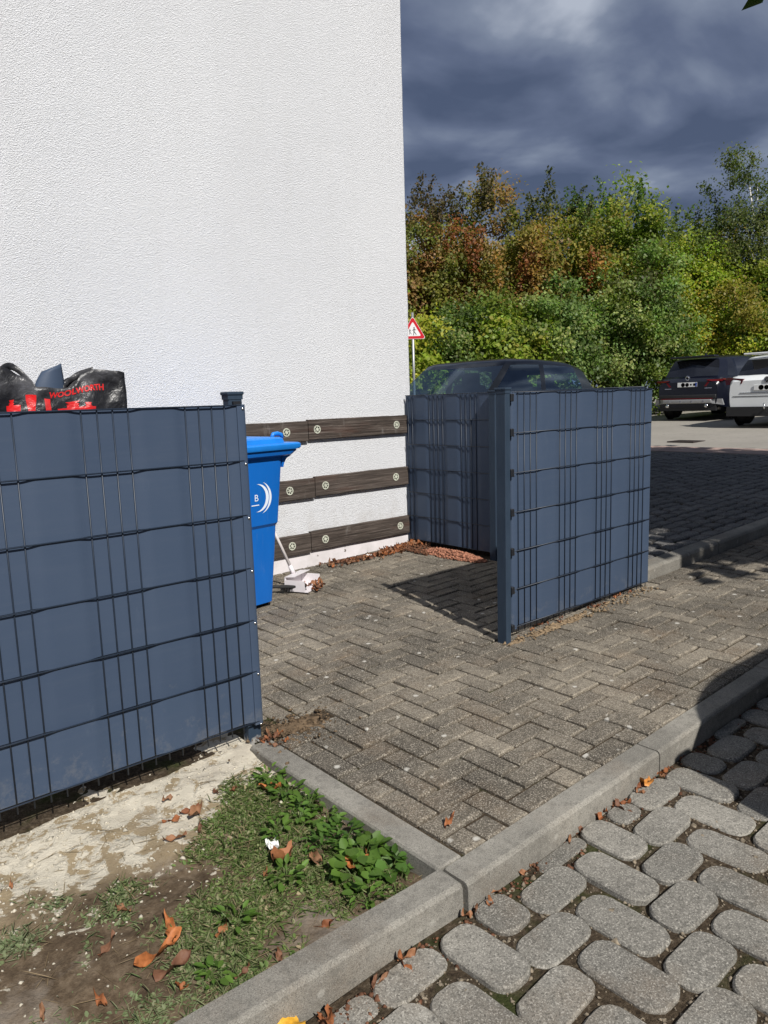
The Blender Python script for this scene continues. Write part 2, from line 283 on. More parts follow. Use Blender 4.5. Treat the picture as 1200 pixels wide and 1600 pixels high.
def thing(name, label, cat, loc=(0, 0, 0), rz=0.0, group=None):
    o = bpy.data.objects.new(name, None); col.objects.link(o); o.location = loc; o.rotation_euler = (0, 0, rz); o.empty_display_size = 0.1
    return tag(o, label, cat, group)
def struct(name, mb, mat, smooth=False): return tag(mb.build(name, mat, None, smooth), kind='structure')
def smooth_angle(o, deg=35):
    o.data.polygons.foreach_set('use_smooth', [True]*len(o.data.polygons)); o.data.set_sharp_from_angle(angle=R(deg)); return o
def raw_mesh(name, V, F, mat, tint=None, smooth=False, rnd=None):
    # V (n,3) ; F (m,k) constant k
    me = bpy.data.meshes.new(name); n = len(V); m, k = F.shape
    me.vertices.add(n); me.vertices.foreach_set('co', np.asarray(V, np.float32).ravel())
    me.loops.add(m*k); me.loops.foreach_set('vertex_index', np.asarray(F, np.int32).ravel())
    me.polygons.add(m); me.polygons.foreach_set('loop_start', np.arange(0, m*k, k, dtype=np.int32))
    me.update(calc_edges=True)
    if tint is not None:
        a = me.color_attributes.new('tint', 'FLOAT_COLOR', 'POINT'); a.data.foreach_set('color', np.concatenate([tint, np.ones((n, 1))], 1).astype(np.float32).ravel())
    if rnd is not None:
        a = me.attributes.new('rnd', 'FLOAT', 'POINT'); a.data.foreach_set('value', np.asarray(rnd, np.float32))
    if smooth: me.polygons.foreach_set('use_smooth', np.ones(m, bool))
    me.materials.append(MAT[mat]); me.validate(); return me

# ---------------------------------------------------------------- ground, yard, kerbs, street
def sheet(name, x0, x1, y0, y1, dz, mat, nx=2, ny=2, kind='structure', thick=None):
    m = MB(); xs = sorted(set([x0 + (x1-x0)*i/nx for i in range(nx+1)] + [q for q in (-20, 40) if x0 < q < x1]))
    ys = [y0 + (y1-y0)*i/ny for i in range(ny+1)]; n = len(ys)
    m.v = [(x, y, gz(x)+dz) for x in xs for y in ys]
    m.f = [(a*n+b, (a+1)*n+b, (a+1)*n+b+1, a*n+b+1) for a in range(len(xs)-1) for b in range(n-1)]
    if thick:
        o = len(m.v); m.v += [(x, y, z-thick) for x, y, z in m.v]; nx_ = len(xs)
        rim = [a*n for a in range(nx_)] + [(nx_-1)*n+b for b in range(1, n)] + [a*n+n-1 for a in range(nx_-2, -1, -1)] + [b for b in range(n-2, 0, -1)]
        m.f += [(rim[i], rim[(i+1) % len(rim)], rim[(i+1) % len(rim)]+o, rim[i]+o) for i in range(len(rim))]
    return tag(m.build(name, mat), kind=kind)
sheet('ground', -200, 300, -200, 300, -0.34, 'earth', 24, 24)

TM = Matrix.Rotation(TILT, 3, 'Y')
def paver_geo(lx, ly, ch=0.006, r=None):
    hx, hy = lx/2, ly/2; j = (lambda a: (r.random()-0.5)*a) if r else (lambda a: 0.0)
    rings = []
    for ins, z in ((ch*1.3, 0.0), (ch*0.25, -0.0055), (0.0, -0.05)):
        rings.append([(-hx+ins+j(.002), -hy+ins+j(.002), z), (hx-ins+j(.002), -hy+ins+j(.002), z), (hx-ins+j(.002), hy-ins+j(.002), z), (-hx+ins+j(.002), hy-ins+j(.002), z)])
    V = [p for q in rings for p in q]; F = [(0, 1, 2, 3)]
    for k in (0, 4):
        for i in range(4): F.append((k+i, k+4+i, k+4+(i+1) % 4, k+(i+1) % 4))
    return V, F
def oval_geo(lx, ly, rc, n=4, r=None, rings=((0.0075, 0.0), (0.0022, -0.0055), (0.0, -0.05)), dome=0.0):
    hx, hy = lx/2, ly/2; V = []; F = []
    out = []
    for cx, cy, a0 in ((hx-rc, hy-rc, 0), (-hx+rc, hy-rc, 90), (-hx+rc, -hy+rc, 180), (hx-rc, -hy+rc, 270)):
        for k in range(n):
            a = R(a0 + 90*k/(n-1)); jr = 1 + ((r.random()-0.5)*0.05 if r else 0)
            out.append((cx + rc*math.cos(a)*jr, cy + rc*math.sin(a)*jr))
    m = len(out)
    for ins, z in rings:
        for x, y in out:
            l = math.hypot(x, y); s = 1 - ins/max(l, 0.03)*1.0; V.append((x*s, y*s, z))
    F.append(tuple(range(m)))
    for k in range(len(rings)-1):
        for i in range(m): F.append((k*m+i, (k+1)*m+i, (k+1)*m+(i+1) % m, k*m+(i+1) % m))
    return V, F
def pieces(parent, name, mat, items, limit=300, key=None, stuffname=None):
    # items: (geo, (x, y, z), (rx, ry, rz), meshkey). The largest-looking become parts, the rest one joined part
    items = sorted(items, key=lambda t: (t[1][0]**2 + t[1][1]**2)); cache = {}
    rest = items[limit:]
    for geo, loc, rot, mk in items[:limit]:
        me = cache.get(mk) if mk is not None else None
        if me is None:
            me = bpy.data.meshes.new(name); me.from_pydata(geo[0], [], geo[1]); me.materials.append(MAT[mat]); me.update()
            if mk is not None: cache[mk] = me
        link(name, me, parent, loc, rot)
    if rest:
        V = []; F = []; rn = []
        for geo, loc, rot, mk in rest:
            M = Matrix.Translation(loc) @ (Matrix.Rotation(rot[2], 4, 'Z') @ Matrix.Rotation(rot[1], 4, 'Y') @ Matrix.Rotation(rot[0], 4, 'X'))
            o = len(V); V += [tuple(M @ Vector(q)) for q in geo[0]]; F += [tuple(i+o for i in f) for f in geo[1]]; rn += [random.random()]*len(geo[0])
        me = bpy.data.meshes.new(stuffname); me.from_pydata(V, [], F); me.materials.append(MAT[mat]); a = me.attributes.new('rnd', 'FLOAT', 'POINT'); a.data.foreach_set('value', rn); me.update()
        tag(link(stuffname, me, parent), kind='stuff')
def lay(x, y, dz, jz=0.003, jt=0.012, jr=0.01, tz=0.0):
    r = random.gauss
    return (x, y, gz(x)+dz+r(0, jz)), (r(0, jt), TILT + r(0, jt), tz + r(0, jr))

def yard():
    bed = MB(); v = []
    for (x0, x1, y0, y1) in ((-2.0, 4.285, 2.43, 4.62), (1.36, 10.5, 1.30, 2.43)):
        bed.add([(x0, y0, gz(x0)-.013), (x1, y0, gz(x1)-.013), (x1, y1, gz(x1)-.013), (x0, y1, gz(x0)-.013)], [(0, 1, 2, 3)])
        bed.add([(x0, y0, gz(x0)-.2), (x1, y0, gz(x1)-.2), (x1, y0, gz(x1)-.013), (x0, y0, gz(x0)-.013)], [(0, 1, 2, 3)])
    yd = struct('paved_yard', bed, 'joint_soil')
    items = []; U = 0.1; g = 0.0088
    variants = [(paver_geo(2*U-g, U-g, r=random), k) for k in range(8)]
    gaps = {(0, 10), (1, 10), (1, 9)}
    for j in range(-1, 33):
        for i in range(-1, 92):
            d = (i-j) % 4
            if d == 3: cells = (i, i+2, j, j+1)
            elif d == 2: cells = (i, i+1, j, j+2)
            else: continue
            x0, x1, y0, y1 = 1.413+cells[0]*U, 1.413+cells[1]*U, 1.338+cells[2]*U, 1.338+cells[3]*U
            x0 = max(x0, 1.413); y1 = min(y1, 4.588); y0 = max(y0, 1.338)
            if y0 > 2.44: x1 = min(x1, 4.165)
            elif y1 > 2.44 and x1 > 4.2: y1 = 2.44 if x0 >= 4.0 else y1
            if y0 >= 2.40 and x0 > 4.13: continue
            if x1-x0 < 0.04 or y1-y0 < 0.04: continue
            if (i, j) in gaps: continue
            lx, ly = x1-x0, y1-y0; cx, cy = (x0+x1)/2, (y0+y1)/2
            full = abs(lx*ly-0.02) < 1e-4; k = random.randrange(8)
            sink = -0.004 if random.random() < 0.06 else 0.0
            near_fence = -0.006 if (2.25 < cy < 2.45 and 2.8 < cx < 4.2) else 0.0
            if full:
                loc, rot = lay(cx, cy, sink+near_fence, 0.0014, 0.005, 0.006, math.pi/2 if ly > lx else 0.0)
                if ly > lx: rot = (rot[0]+TILT, rot[1]-TILT, rot[2])
                items.append((variants[k][0], loc, rot, k))
            else:
                loc, rot = lay(cx, cy, sink, 0.0014, 0.005, 0.004); items.append((paver_geo(lx-g, ly-g, r=random), loc, rot, None))
    pieces(yd, 'paver', 'paver_concrete', items, 300, stuffname='far_pavers')
yard()

def kerb_geo(l, wd, h, ch=0.011):
    # along x, front face towards -y, top at z = 0
    sec = [(-wd/2, -h), (-wd/2, -ch), (-wd/2+ch*0.45, -ch*0.28), (-wd/2+ch, 0), (wd/2-.006, 0), (wd/2, -.006), (wd/2, -h)]
    n = len(sec); V = []
    xs = [-l/2, -l/2+.006, l/2-.006, l/2]
    for k, x in enumerate(xs):
        for y, z in sec:
            e = 0.004 if k in (0, 3) else 0.0
            V.append((x, y*(1-e*2), z-(e if z > -.05 else 0)))
    F = [tuple(range(n))[::-1], tuple(3*n+i for i in range(n))]
    for k in range(3):
        for i in range(n-1): F.append((k*n+i, (k+1)*n+i, (k+1)*n+i+1, k*n+i+1))
    return V, F
def kerbs():
    m = MB(); m.box((3.9, 1.296, gz(3.9)-.24), (9.0, .06, .12), M=TM)
    kb = struct('front_kerb', m, 'joint_soil'); L = 0.994
    V, F = kerb_geo(L, 0.092, 0.26); me = bpy.data.meshes.new('kerb_stone'); me.from_pydata(V, [], F); me.materials.append(MAT['kerb_concrete']); me.update()
    for k in range(8):
        x = 1.322 + 0.5 + k; link('kerb_stone', me, kb, (x, 1.291, gz(x)+0.004+random.gauss(0, .0015)), (0, TILT, random.gauss(0, .002)))
    a = R(-3.0)
    for k in range(3):
        x = 1.318 - (0.5+k)*math.cos(a); y = 1.298 - (0.5+k)*math.sin(a); link('kerb_stone', me, kb, (x, y, gz(x)+0.003), (0, TILT, a))
    m = MB(); m.box((1.36, 1.85, gz(1.36)-.24), (.05, 1.0, .1)); ed = struct('lawn_edging', m, 'joint_soil')
    V, F = kerb_geo(1.02, 0.092, 0.24, 0.010); me2 = bpy.data.meshes.new('edging_stone'); me2.from_pydata(V, [], F); me2.materials.append(MAT['kerb_concrete']); me2.update()
    link('edging_stone', me2, ed, (1.360, 1.849, gz(1.36)+0.003), (0.0, 0.0, -math.pi/2 + R(-0.5)))
    # raised kerb beyond the fence
    m = MB(); m.box((7.9, 2.50, gz(7.9)-.16), (7.0, .05, .08), M=TM); rk = struct('raised_kerb', m, 'joint_soil')
    V, F = kerb_geo(0.99, 0.12, 0.28, 0.02); me3 = bpy.data.meshes.new('kerb_stone'); me3.from_pydata(V, [], F); me3.materials.append(MAT['kerb_concrete']); me3.update()
    for k in range(7):
        x = 4.33 + 0.5 + k; link('kerb_stone', me3, rk, (x, 2.50, gz(x)+0.082), (0, TILT, 0))
kerbs()

def street():
    st = sheet('street', -4, 12, -6, 1.262, -0.086, 'joint_soil', 4, 4)
    ax, ay, bx, by = 0.147, 0.1115, 0.340, -0.167; X0, Y0 = 1.891, 0.966; items = []
    gx = [(oval_geo(.216+random.uniform(-.006, .006), .123+random.uniform(-.004, .004), .047, 5, random), 'x%d' % k) for k in range(6)]
    gy = [(oval_geo(.132+random.uniform(-.004, .004), .243+random.uniform(-.006, .006), .049, 5, random), 'y%d' % k) for k in range(6)]
    for i in range(-30, 40):
        for j in range(-30, 30):
            for kind in (0, 1):
                x = X0 + i*ax + j*bx + (0.169 if kind else 0); y = Y0 + i*ay + j*by - (0.085 if kind else 0)
                hx, hy = (0.06, 0.116) if kind else (0.102, 0.056)
                if x < -0.2 or x > 7.5 or y < -0.4 or y > 1.33: continue
                x += random.gauss(0, .0035); y += random.gauss(0, .0035); k = random.randrange(6)
                top = 1.241
                if y + hy > top:
                    ly = top - (y-hy)
                    if ly < 0.042: continue
                    y = top - ly/2; geo = oval_geo(2*hx+.008, ly, min(.045, ly*.46), 5, random); mk = None
                else: geo, mk = (gy if kind else gx)[k]
                loc, rot = lay(x, y, -0.075, .0028, .014, .02); items.append((geo, loc, rot, mk))
    pieces(st, 'oval_paving_stone', 'oval_stone', items, 300, stuffname='far_oval_stones')
    # raised pavement in the shade of the tree
    rp = sheet('raised_pavement', 4.29, 11.2, 2.55, 14, 0.060, 'joint_soil', 4, 4, thick=.35); items = []
    gs = [(oval_geo(.185+random.uniform(-.015, .012), .115+random.uniform(-.006, .006), .03, 3, random, ((.014, 0), (.0, -.012), (0, -.03))), 'a%d' % k) for k in range(6)]
    row = 0; y = 2.625
    while y < 7.6:
        x = 4.40 + (row % 2)*0.10
        while x < 11.15:
            if not (y > 4.62 and x < 4.36):
                loc, rot = lay(x + random.gauss(0, .006), y + random.gauss(0, .004), 0.080, .003, .014, .03); k = random.randrange(6); items.append((gs[k][0], loc, rot, gs[k][1]))
            x += 0.2
        y += 0.128; row += 1
    pieces(rp, 'paving_stone', 'street_stone', items, 300, stuffname='far_paving_stones')
    # concrete street and parking beyond
    sheet('parking_street', 11.2, 40, -30, 60, 0.070, 'street_concrete', 6, 6, thick=.3)
    ch = sheet('channel_strip', 11.25, 12.05, -4, 14, 0.0745, 'joint_soil', 2, 2)
    me = None; V, F = paver_geo(0.385, 0.785, .008)
    me = bpy.data.meshes.new('slab'); me.from_pydata([(a, b, c*.06) for a, b, c in V], [], F); me.materials.append(MAT['pink_slab']); me.update()
    for k in range(18):
        for q in (0, 1):
            x = 11.45 + 0.4*q; link('slab', me, ch, (x, -0.6 + 0.8*k + .4*q, gz(x)+0.0795), (0, TILT, 0))
    g = thing('drain_grate', 'rusty dark drain grate sunk in the pale street', 'drain grate', (13.0, 6.62, gz(13.0)+.07))
    m = MB(); 
    for dx, dy, sx, sy in ((-.2, 0, .05, .5), (.2, 0, .05, .5), (0, -.225, .35, .05), (0, .225, .35, .05)): m.box((dx, dy, .006), (sx, sy, .02))
    m.build('frame', 'grate_iron', g)
    for k in range(7):
        m = MB().box((-.15+.05*k, 0, .005), (.024, .40, .014)); m.build('bar', 'grate_iron', g)
street()

def lawn():
    # sunken weedy bed between the left fence, the edging and the front kerb
    def hgt(x, y):
        t = min(max((y-1.35)/1.0, 0), 1); h = -0.058 + 0.040*t
        h += 0.018*mnoise.noise(Vector((x*5, y*5, 0))) + 0.007*mnoise.noise(Vector((x*22, y*22, 3))) + 0.003*mnoise.noise(Vector((x*60, y*60, 3)))
        e = max(0, 1-abs(x-1.31)/0.08); return gz(x) + h - 0.012*e*(1-t)
    m = MB()
    def fn(u, v):
        x = -1.2 + 2.54*u; y0 = 1.26 + max(0, (1.32-x))*0.052; y = y0 + (2.60-y0)*v; return (x, y, hgt(x, y))
    m.grid(170, 100, fn); o = struct('soil_bed', m, 'splashed_soil', True)
    return hgt
soil_h = lawn()

# ---------------------------------------------------------------- house wall with boards
def house():
    h = thing('house', 'white rendered house wall rising behind the fences and blue bin', 'house', (4.285, 4.6, 0))
    m = MB(); x0, x1, y0, y1, z1 = -9.0, 0.0, 0.0, 9.0, 7.6
    b = .012
    def wob(z): return 0.0025*mnoise.noise(Vector((z*9, 1, 0))) + 0.004*mnoise.noise(Vector((z*2.2, 5, 0)))
    nz = 220; o = 0; V = []; F = []
    for k in range(nz+1):
        z = -0.3 + (z1+0.3)*k/nz; wv = wob(z)
        V += [(x0, y0, z), (x1-b+wv, y0, z), (x1-b*.3+wv, y0+b*.3, z), (x1+wv, y0+b, z), (x1, y1, z), (x0, y1, z)]
    for k in range(nz):
        for i in range(6): F.append((k*6+i, k*6+(i+1) % 6, k*6+6+(i+1) % 6, k*6+6+i))
    F.append(tuple(nz*6+i for i in range(6))); m.add(V, F); m.build('wall', 'white_render', h)
    m = MB(); m.box((-4.5+.25, 4.5, 7.72), (9.7, 9.7, .22)); m.build('roof', 'car_trim', h)
    # smooth painted plinth
    m = MB(); m.box((-4.53, -0.001, .03), (8.92, .010, .32)); m.build('plinth', 'plinth_paint', h)
house()
def boards():
    rows = [('top', 1.086, .150, 3.205, (3.009, 3.285, 4.089)), ('middle', .656, .150, 3.245, (3.012, 3.340, 4.066)), ('bottom', .240, .150, 3.185, (3.010, 3.318, 4.100))]
    def disc(parent, x, z):
        m = MB(); Mx = Matrix.Rotation(R(90), 3, 'X')
        m.lathe([(.0235, 0), (.0235, .004), (.031, .004), (.031, 0)], 24, (x, 4.567, z), Mx)
        m.lathe([(.002, 0), (.011, 0), (.011, .006), (.004, .006)], 14, (x, 4.567, z), Mx)
        for k in range(6):
            a = R(60*k+15); m.box((x+.017*math.cos(a), 4.565, z+.017*math.sin(a)), (.018, .003, .0055), M=Matrix.Rotation(-a, 3, 'Y'))
        me = m.build('anchor_plate', 'anchor_plastic', parent)
    names = {'top': 'highest', 'middle': 'middle', 'bottom': 'lowest'}
    for row, z, h, xj, discs in rows:
        for side, xa, xb in (('right', xj+.003, 4.212), ('left', 1.6, xj-.004)):
            dz = 0.0 if side == 'right' else -0.009
            m = MB(); n = 26
            V = []; F = []
            for i in range(n+1):
                x = xa + (xb-xa)*i/n; e = .004
                top = h/2 + .0025*mnoise.noise(Vector((x*6, z*10, 0))); bot = -h/2 + .0025*mnoise.noise(Vector((x*6, z*10, 9)))
                for y, zz in ((4.599, bot), (4.571, bot), (4.567, bot+e), (4.567, top-e), (4.571, top), (4.599, top)): V.append((x, y, z+dz+zz))
            for i in range(n):
                for k in range(6): F.append((i*6+k, i*6+(k+1) % 6, i*6+6+(k+1) % 6, i*6+6+k))
            F.append(tuple(range(6))); F.append(tuple(n*6+k for k in range(6))); m.add(V, F)
            o = m.build('wooden_board', 'weathered_wood')
            o.data.name = 'wooden_board'
            lab = ('%s weathered board on the white wall, the long piece reaching the corner' if side == 'right' else '%s weathered board on the white wall, the piece running behind the blue bin') % names[row]
            tag(o, lab, 'board', 'weathered boards screwed to the wall')
            for dx in discs:
                if xa < dx < xb: disc(o, dx, z+dz)
boards()

# ---------------------------------------------------------------- privacy fences
ROD = {}
def rod_mesh(l, r, key):
    if key not in ROD:
        m = MB(); m.tube([(0, 0, -l/2), (0, 0, l/2)], r, 6); ROD[key] = m.mesh('rod', 'fence_steel', True)
    return ROD[key]
def fence_panel(root, x_first, n, vis, length_l, length_r, zb, slope=0.0, facing=1):
    # local frame: x along the panel, -y towards the viewer; rods every 50 mm
    ve = rod_mesh(1.20+.033, .0027, 'v')
    xa, xb = x_first - length_l, x_first + (n-1)*.05 + length_r
    he = rod_mesh(xb-xa-.01, .0027, 'h%.3f' % (xb-xa))
    for i in range(n):
        x = x_first + .05*i; link('vertical_rod', ve, root, (x, 0, zb + slope*(x-x_first) + .60 - .015))
    xm = (xa+xb)/2
    for k in range(7):
        for s in (-1, 1): link('horizontal_rod', he, root, (xm, s*.0074, zb + slope*(xm-x_first) + .2*k + (0.0005 if s > 0 else 0)), (0, math.pi/2 - math.atan(slope), 0))
    def off(x, k):
        t = (x - x_first)/.05; i0 = math.floor(t); f = t-i0
        a = 1.0 if vis(i0) else -1.0; b = 1.0 if vis(i0+1) else -1.0
        f = f*f*(3-2*f); base = a + (b-a)*f
        d = 0.0037*base + .0003
        return d + .0007*mnoise.noise(Vector((x*4, k*3.1, 0)))
    for k in range(6):
        m = MB(); N = int((xb-xa)/.0125); V = []; F = []; z0, z1 = zb+.2*k+.0013, zb+.2*k+.1987
        for i in range(N+1):
            x = xa + (xb-xa)*i/N; d = off(x, k); sz = slope*(x-x_first)
            bow = 0.0004 - .0010*d/.0048
            sag = .0015*mnoise.noise(Vector((x*3, k*7.7, 2)))
            for zz, yy in ((z0+sz-bow*.3+sag, d), ((z0+z1)/2+sz, d), (z1+sz+bow*.2+sag, d)): V.append((x, yy-.0006, zz))
            for zz, yy in ((z1+sz+bow*.2+sag, d), ((z0+z1)/2+sz, d), (z0+sz-bow*.3+sag, d)): V.append((x, yy+.0006, zz))
        for i in range(N):
            for q in range(6): F.append((i*6+q, i*6+(q+1) % 6, i*6+6+(q+1) % 6, i*6+6+q))
        F.append(tuple(range(6))); F.append(tuple(N*6+q for q in range(6))); m.add(V, F)
        smooth_angle(m.build('privacy_strip', 'pvc_strip', root), 35)
    return xa, xb
def post(root, x, y, zbase, ztop, wx=.040, wy=.060, name='post'):
    m = MB(); m.bbox((x, y, (zbase+ztop)/2-.2), (wx, wy, ztop-zbase+.4), .0035, 1); p = m.build(name, 'post_steel', root)
    m = MB(); m.bbox((x, y, ztop+.006), (wx+.012, wy+.012, .012), .004, 2); m.box((x, y, ztop-.006), (wx+.004, wy+.004, .02)); m.build('post_cap', 'post_steel', p); return p
def edge_profile(root, x, zb, sgn, h=1.215):
    # rounded cover over the ends of the woven strips; sgn = direction in which the panel ends
    m = MB(); prof = [(-sgn*.030, -.0085), (-sgn*.006, -.0092), (sgn*.004, -.006), (sgn*.0075, 0), (sgn*.004, .006), (-sgn*.006, .0092), (-sgn*.030, .0085)]
    V = [(x+a, b, zb-.012) for a, b in prof] + [(x+a, b, zb-.012+h) for a, b in prof]; n = len(prof)
    m.add(V, [(i, (i+1) % n, n+(i+1) % n, n+i) for i in range(n)] + [tuple(range(n)), tuple(range(n, 2*n))]); smooth_angle(m.build('edge_profile', 'pvc_strip', root), 50)
def screws(root, x, zb, ks=range(7), y=-.0105):
    for k in ks:
        m = MB(); m.lathe([(.001, .004), (.0045, .0032), (.0058, 0.0)][::-1], 8, (x, y+.001, zb+.2*k-.012), Matrix.Rotation(R(90), 3, 'X')); m.build('screw', 'screw_steel', root, True)
def fences():
    FY = 2.374; zb = 1.285-1.2008
    # left
    f = thing('privacy_fence', 'large dark grey privacy fence panel at the left above the weedy soil', 'fence', (0, FY, 0), 0, 'woven strip privacy fences')
    n = 40; x_first = 1.3068 - .05*(n-1)
    xa, xb = fence_panel(f, x_first, n, lambda i: ((n-1-i) % 7) in (0, 1, 2, 3), .03, .070, zb)
    edge_profile(f, 1.383, zb, 1); screws(f, 1.376, zb, y=-.0102)
    post(f, 1.366, .043, gz(1.366), 1.322, .056, .044); post(f, -.69, .043, gz(-.69), 1.322, .056, .044)
    for k in range(7):
        m = MB(); m.box((1.366, .016, zb+.2*k), (.03, .014, .03)); m.build('clip', 'clip_black', f)
    # right front
    zr = 1.285-1.1786
    f = thing('privacy_fence', 'sunlit dark grey privacy fence panel standing on the pavers right of the entrance', 'fence', (0, FY, 0), 0, 'woven strip privacy fences')
    xa, xb = fence_panel(f, 2.99-.10, 27, lambda i: ((i-2+1) % 7) in (0, 1, 2, 3), .008, .024, zr)
    edge_profile(f, 2.886, zr, -1); screws(f, 2.895, zr, y=-.0102)
    post(f, 2.840, .012, gz(2.84), 1.318, .038, .062)
    for k in range(7):
        m = MB(); m.bbox((2.866, -.012, zr+.2*k+.004-(.03 if k == 6 else 0)), (.022, .034, .038), .003, 1); m.build('clip', 'clip_black', f)
    # back: runs from the right panel's far corner to the house wall, seen from inside
    zk = 1.285-1.1645
    f = thing('privacy_fence', 'shaded dark grey privacy fence panel behind the entrance, meeting the house corner', 'fence', (4.203, 4.585, 0), -math.pi/2, 'woven strip privacy fences')
    xf = 4.585-4.3455-.05*4; xa, xb = fence_panel(f, xf, 43, lambda i: ((i-4-1) % 7) in (0, 1, 2, 3), .03, .03, zk, slope=-0.0)
    post(f, 1.000, -.040, gz(4.2), 1.322, .062, .042)
fences()

# ---------------------------------------------------------------- bins, bag, dustpan
def rrect(hx, hy, r, n=4):
    o = []
    for cx, cy, a0 in ((hx-r, hy-r, 0), (-hx+r, hy-r, 90), (-hx+r, -hy+r, 180), (hx-r, -hy+r, 270)):
        for k in range(n): a = R(a0+90*k/(n-1)); o.append((cx+r*math.cos(a), cy+r*math.sin(a)))
    return o
def loft(m, secs, cap0=True, cap1=True):
    # secs: list of (x0, x1, hy, r, z)
    o = len(m.v); n = 0
    for x0, x1, hy, r, z in secs:
        q = rrect((x1-x0)/2, hy, r); n = len(q); m.v += [(a+(x0+x1)/2, b, z) for a, b in q]
    for k in range(len(secs)-1):
        for i in range(n): m.f.append((o+k*n+i, o+k*n+(i+1) % n, o+(k+1)*n+(i+1) % n, o+(k+1)*n+i))
    if cap0: m.f.append(tuple(o+i for i in range(n))[::-1])
    if cap1: m.f.append(tuple(o+(len(secs)-1)*n+i for i in range(n)))
    return m
def text_mesh(s, size, bold=0.0):
    cu = bpy.data.curves.new('lettering', 'FONT'); cu.body = s; cu.size = size; cu.align_x = 'CENTER'; cu.align_y = 'CENTER'; cu.offset = size*bold
    o = bpy.data.objects.new('lettering', cu); col.objects.link(o); dg = bpy.context.evaluated_depsgraph_get(); me = o.evaluated_get(dg).to_mesh()
    V = [tuple(q.co) for q in me.vertices]; F = [tuple(p.vertices) for p in me.polygons]; o.evaluated_get(dg).to_mesh_clear()
    bpy.data.objects.remove(o); bpy.data.curves.remove(cu); return V, F
def side_hy(z):
    return 0.200 + (0.250-0.200)*(z-.03)/.93 + (0.012 if z > .515 else 0.0)
def bin_thing(label, loc, rz):
    b = thing('wheelie_bin', label, 'bin', loc, rz, 'blue wheelie bins')
    m = MB(); secs = []
    for z in (.030, .036, .05, .30, .36, .505, .515, .535, .72, .80, .95):
        hy = side_hy(z); f = .185 + .085*(z-.03)/.93 + (.006 if z > .515 else 0); r_ = -.25 - .07*(z-.03)/.93; ins = .015 if z == .030 else 0
        secs.append((r_+ins, f-ins, hy-ins, .045 if z < .5 else .05, z))
    loft(m, secs); smooth_angle(m.build('body', 'bin_blue', b), 28)
    m = MB(); loft(m, [(-.335, .300, .275, .05, .945), (-.345, .335, .296, .05, .955), (-.345, .365, .302, .05, .975), (-.345, .365, .302, .05, .984)]); smooth_angle(m.build('rim', 'bin_blue', b), 30)
    for s in (-1, 1):   # curved brackets below the front rim
        m = MB(); m.prism([(.262, .875), (.272, .875), (.280, .90), (.300, .928), (.345, .947), (.262, .947)], -.012, .012, lambda p, q, h: (p, s*.235+h, q)); m.build('bracket', 'bin_blue', b)
    m = MB(); loft(m, [(-.36, .380, .315, .05, .987), (-.362, .390, .318, .05, .994), (-.362, .390, .318, .05, 1.016), (-.358, .380, .310, .05, 1.024), (-.33, .305, .262, .05, 1.027), (-.325, .298, .255, .05, 1.052), (-.315, .285, .243, .05, 1.060), (-.22, .19, .15, .05, 1.066)]); lid = smooth_angle(m.build('lid', 'bin_lid_blue', b), 28)
    for s in (-1, 1):
        m = MB(); m.tube([(.24, s*.185, 1.052), (.255, s*.185, 1.078), (.29, s*.185, 1.080), (.318, s*.185, 1.074), (.325, s*.185, 1.050)], [.012, .013, .014, .013, .012], 8); m.build('lid_handle', 'bin_lid_blue', lid, True)
    m = MB(); m.tube([(-.40, -.20, .99), (-.40, .20, .99)], .016, 8)
    for s in (-1, 1): m.tube([(-.33, s*.19, .98), (-.40, s*.19, .99)], .016, 8)
    m.build('rear_handle', 'bin_blue', b, True)
    for s in (-1, 1):
        m = MB(); m.lathe([(.055, -.022), (.085, -.024), (.10, -.014), (.10, .014), (.085, .024), (.055, .022)], 20, (-.275, s*.245, .10), Matrix.Rotation(R(90), 3, 'X')); wh = m.build('wheel', 'rubber', b, True)
        m = MB(); m.lathe([(.01, -.018), (.055, -.015), (.055, .015), (.01, .018)], 14, (-.275, s*.245, .10), Matrix.Rotation(R(90), 3, 'X')); m.build('hub', 'bin_blue', wh, True)
    m = MB(); m.box((.02, 0, .016), (.30, .30, .034)); m.build('foot', 'rubber', b)
    # round emblem on the long side
    cx, cz = .055, .705; m = MB()
    def dec(x, z): return (cx+x, -side_hy(cz+z)-.0022, cz+z)
    def arc(r0, r1, a0, a1, sh):
        n = 24; V = []
        for i in range(n+1):
            a = R(a0+(a1-a0)*i/n); t = math.sin(math.pi*i/n); ro = r1; ri = r1-(r1-r0)*t
            V += [dec(ro*math.cos(a)+sh, ro*math.sin(a)), dec(ri*math.cos(a)+sh, ri*math.sin(a))]
        m.add(V, [(2*i, 2*i+1, 2*i+3, 2*i+2) for i in range(n)])
    arc(.062, .085, -100, 95, 0); arc(.083, .100, -75, 70, .006); V, F = text_mesh('B', .058); m.add([dec(x-.012, z) for x, z, _ in V], F)
    m.add([dec(-.05, -.045), dec(.008, -.045), dec(.008, -.039), dec(-.05, -.039)], [(0, 1, 2, 3)]); m.build('emblem', 'print_white', b, fix=False)
    return b
bin_thing('blue wheelie bin with a white round emblem beside the boarded wall', (2.213, 4.078, gz(2.2)), R(8))
bin_thing('blue wheelie bin standing hidden behind the left fence under the shopping bag', (0.97, 3.03, gz(.97)), R(-3))

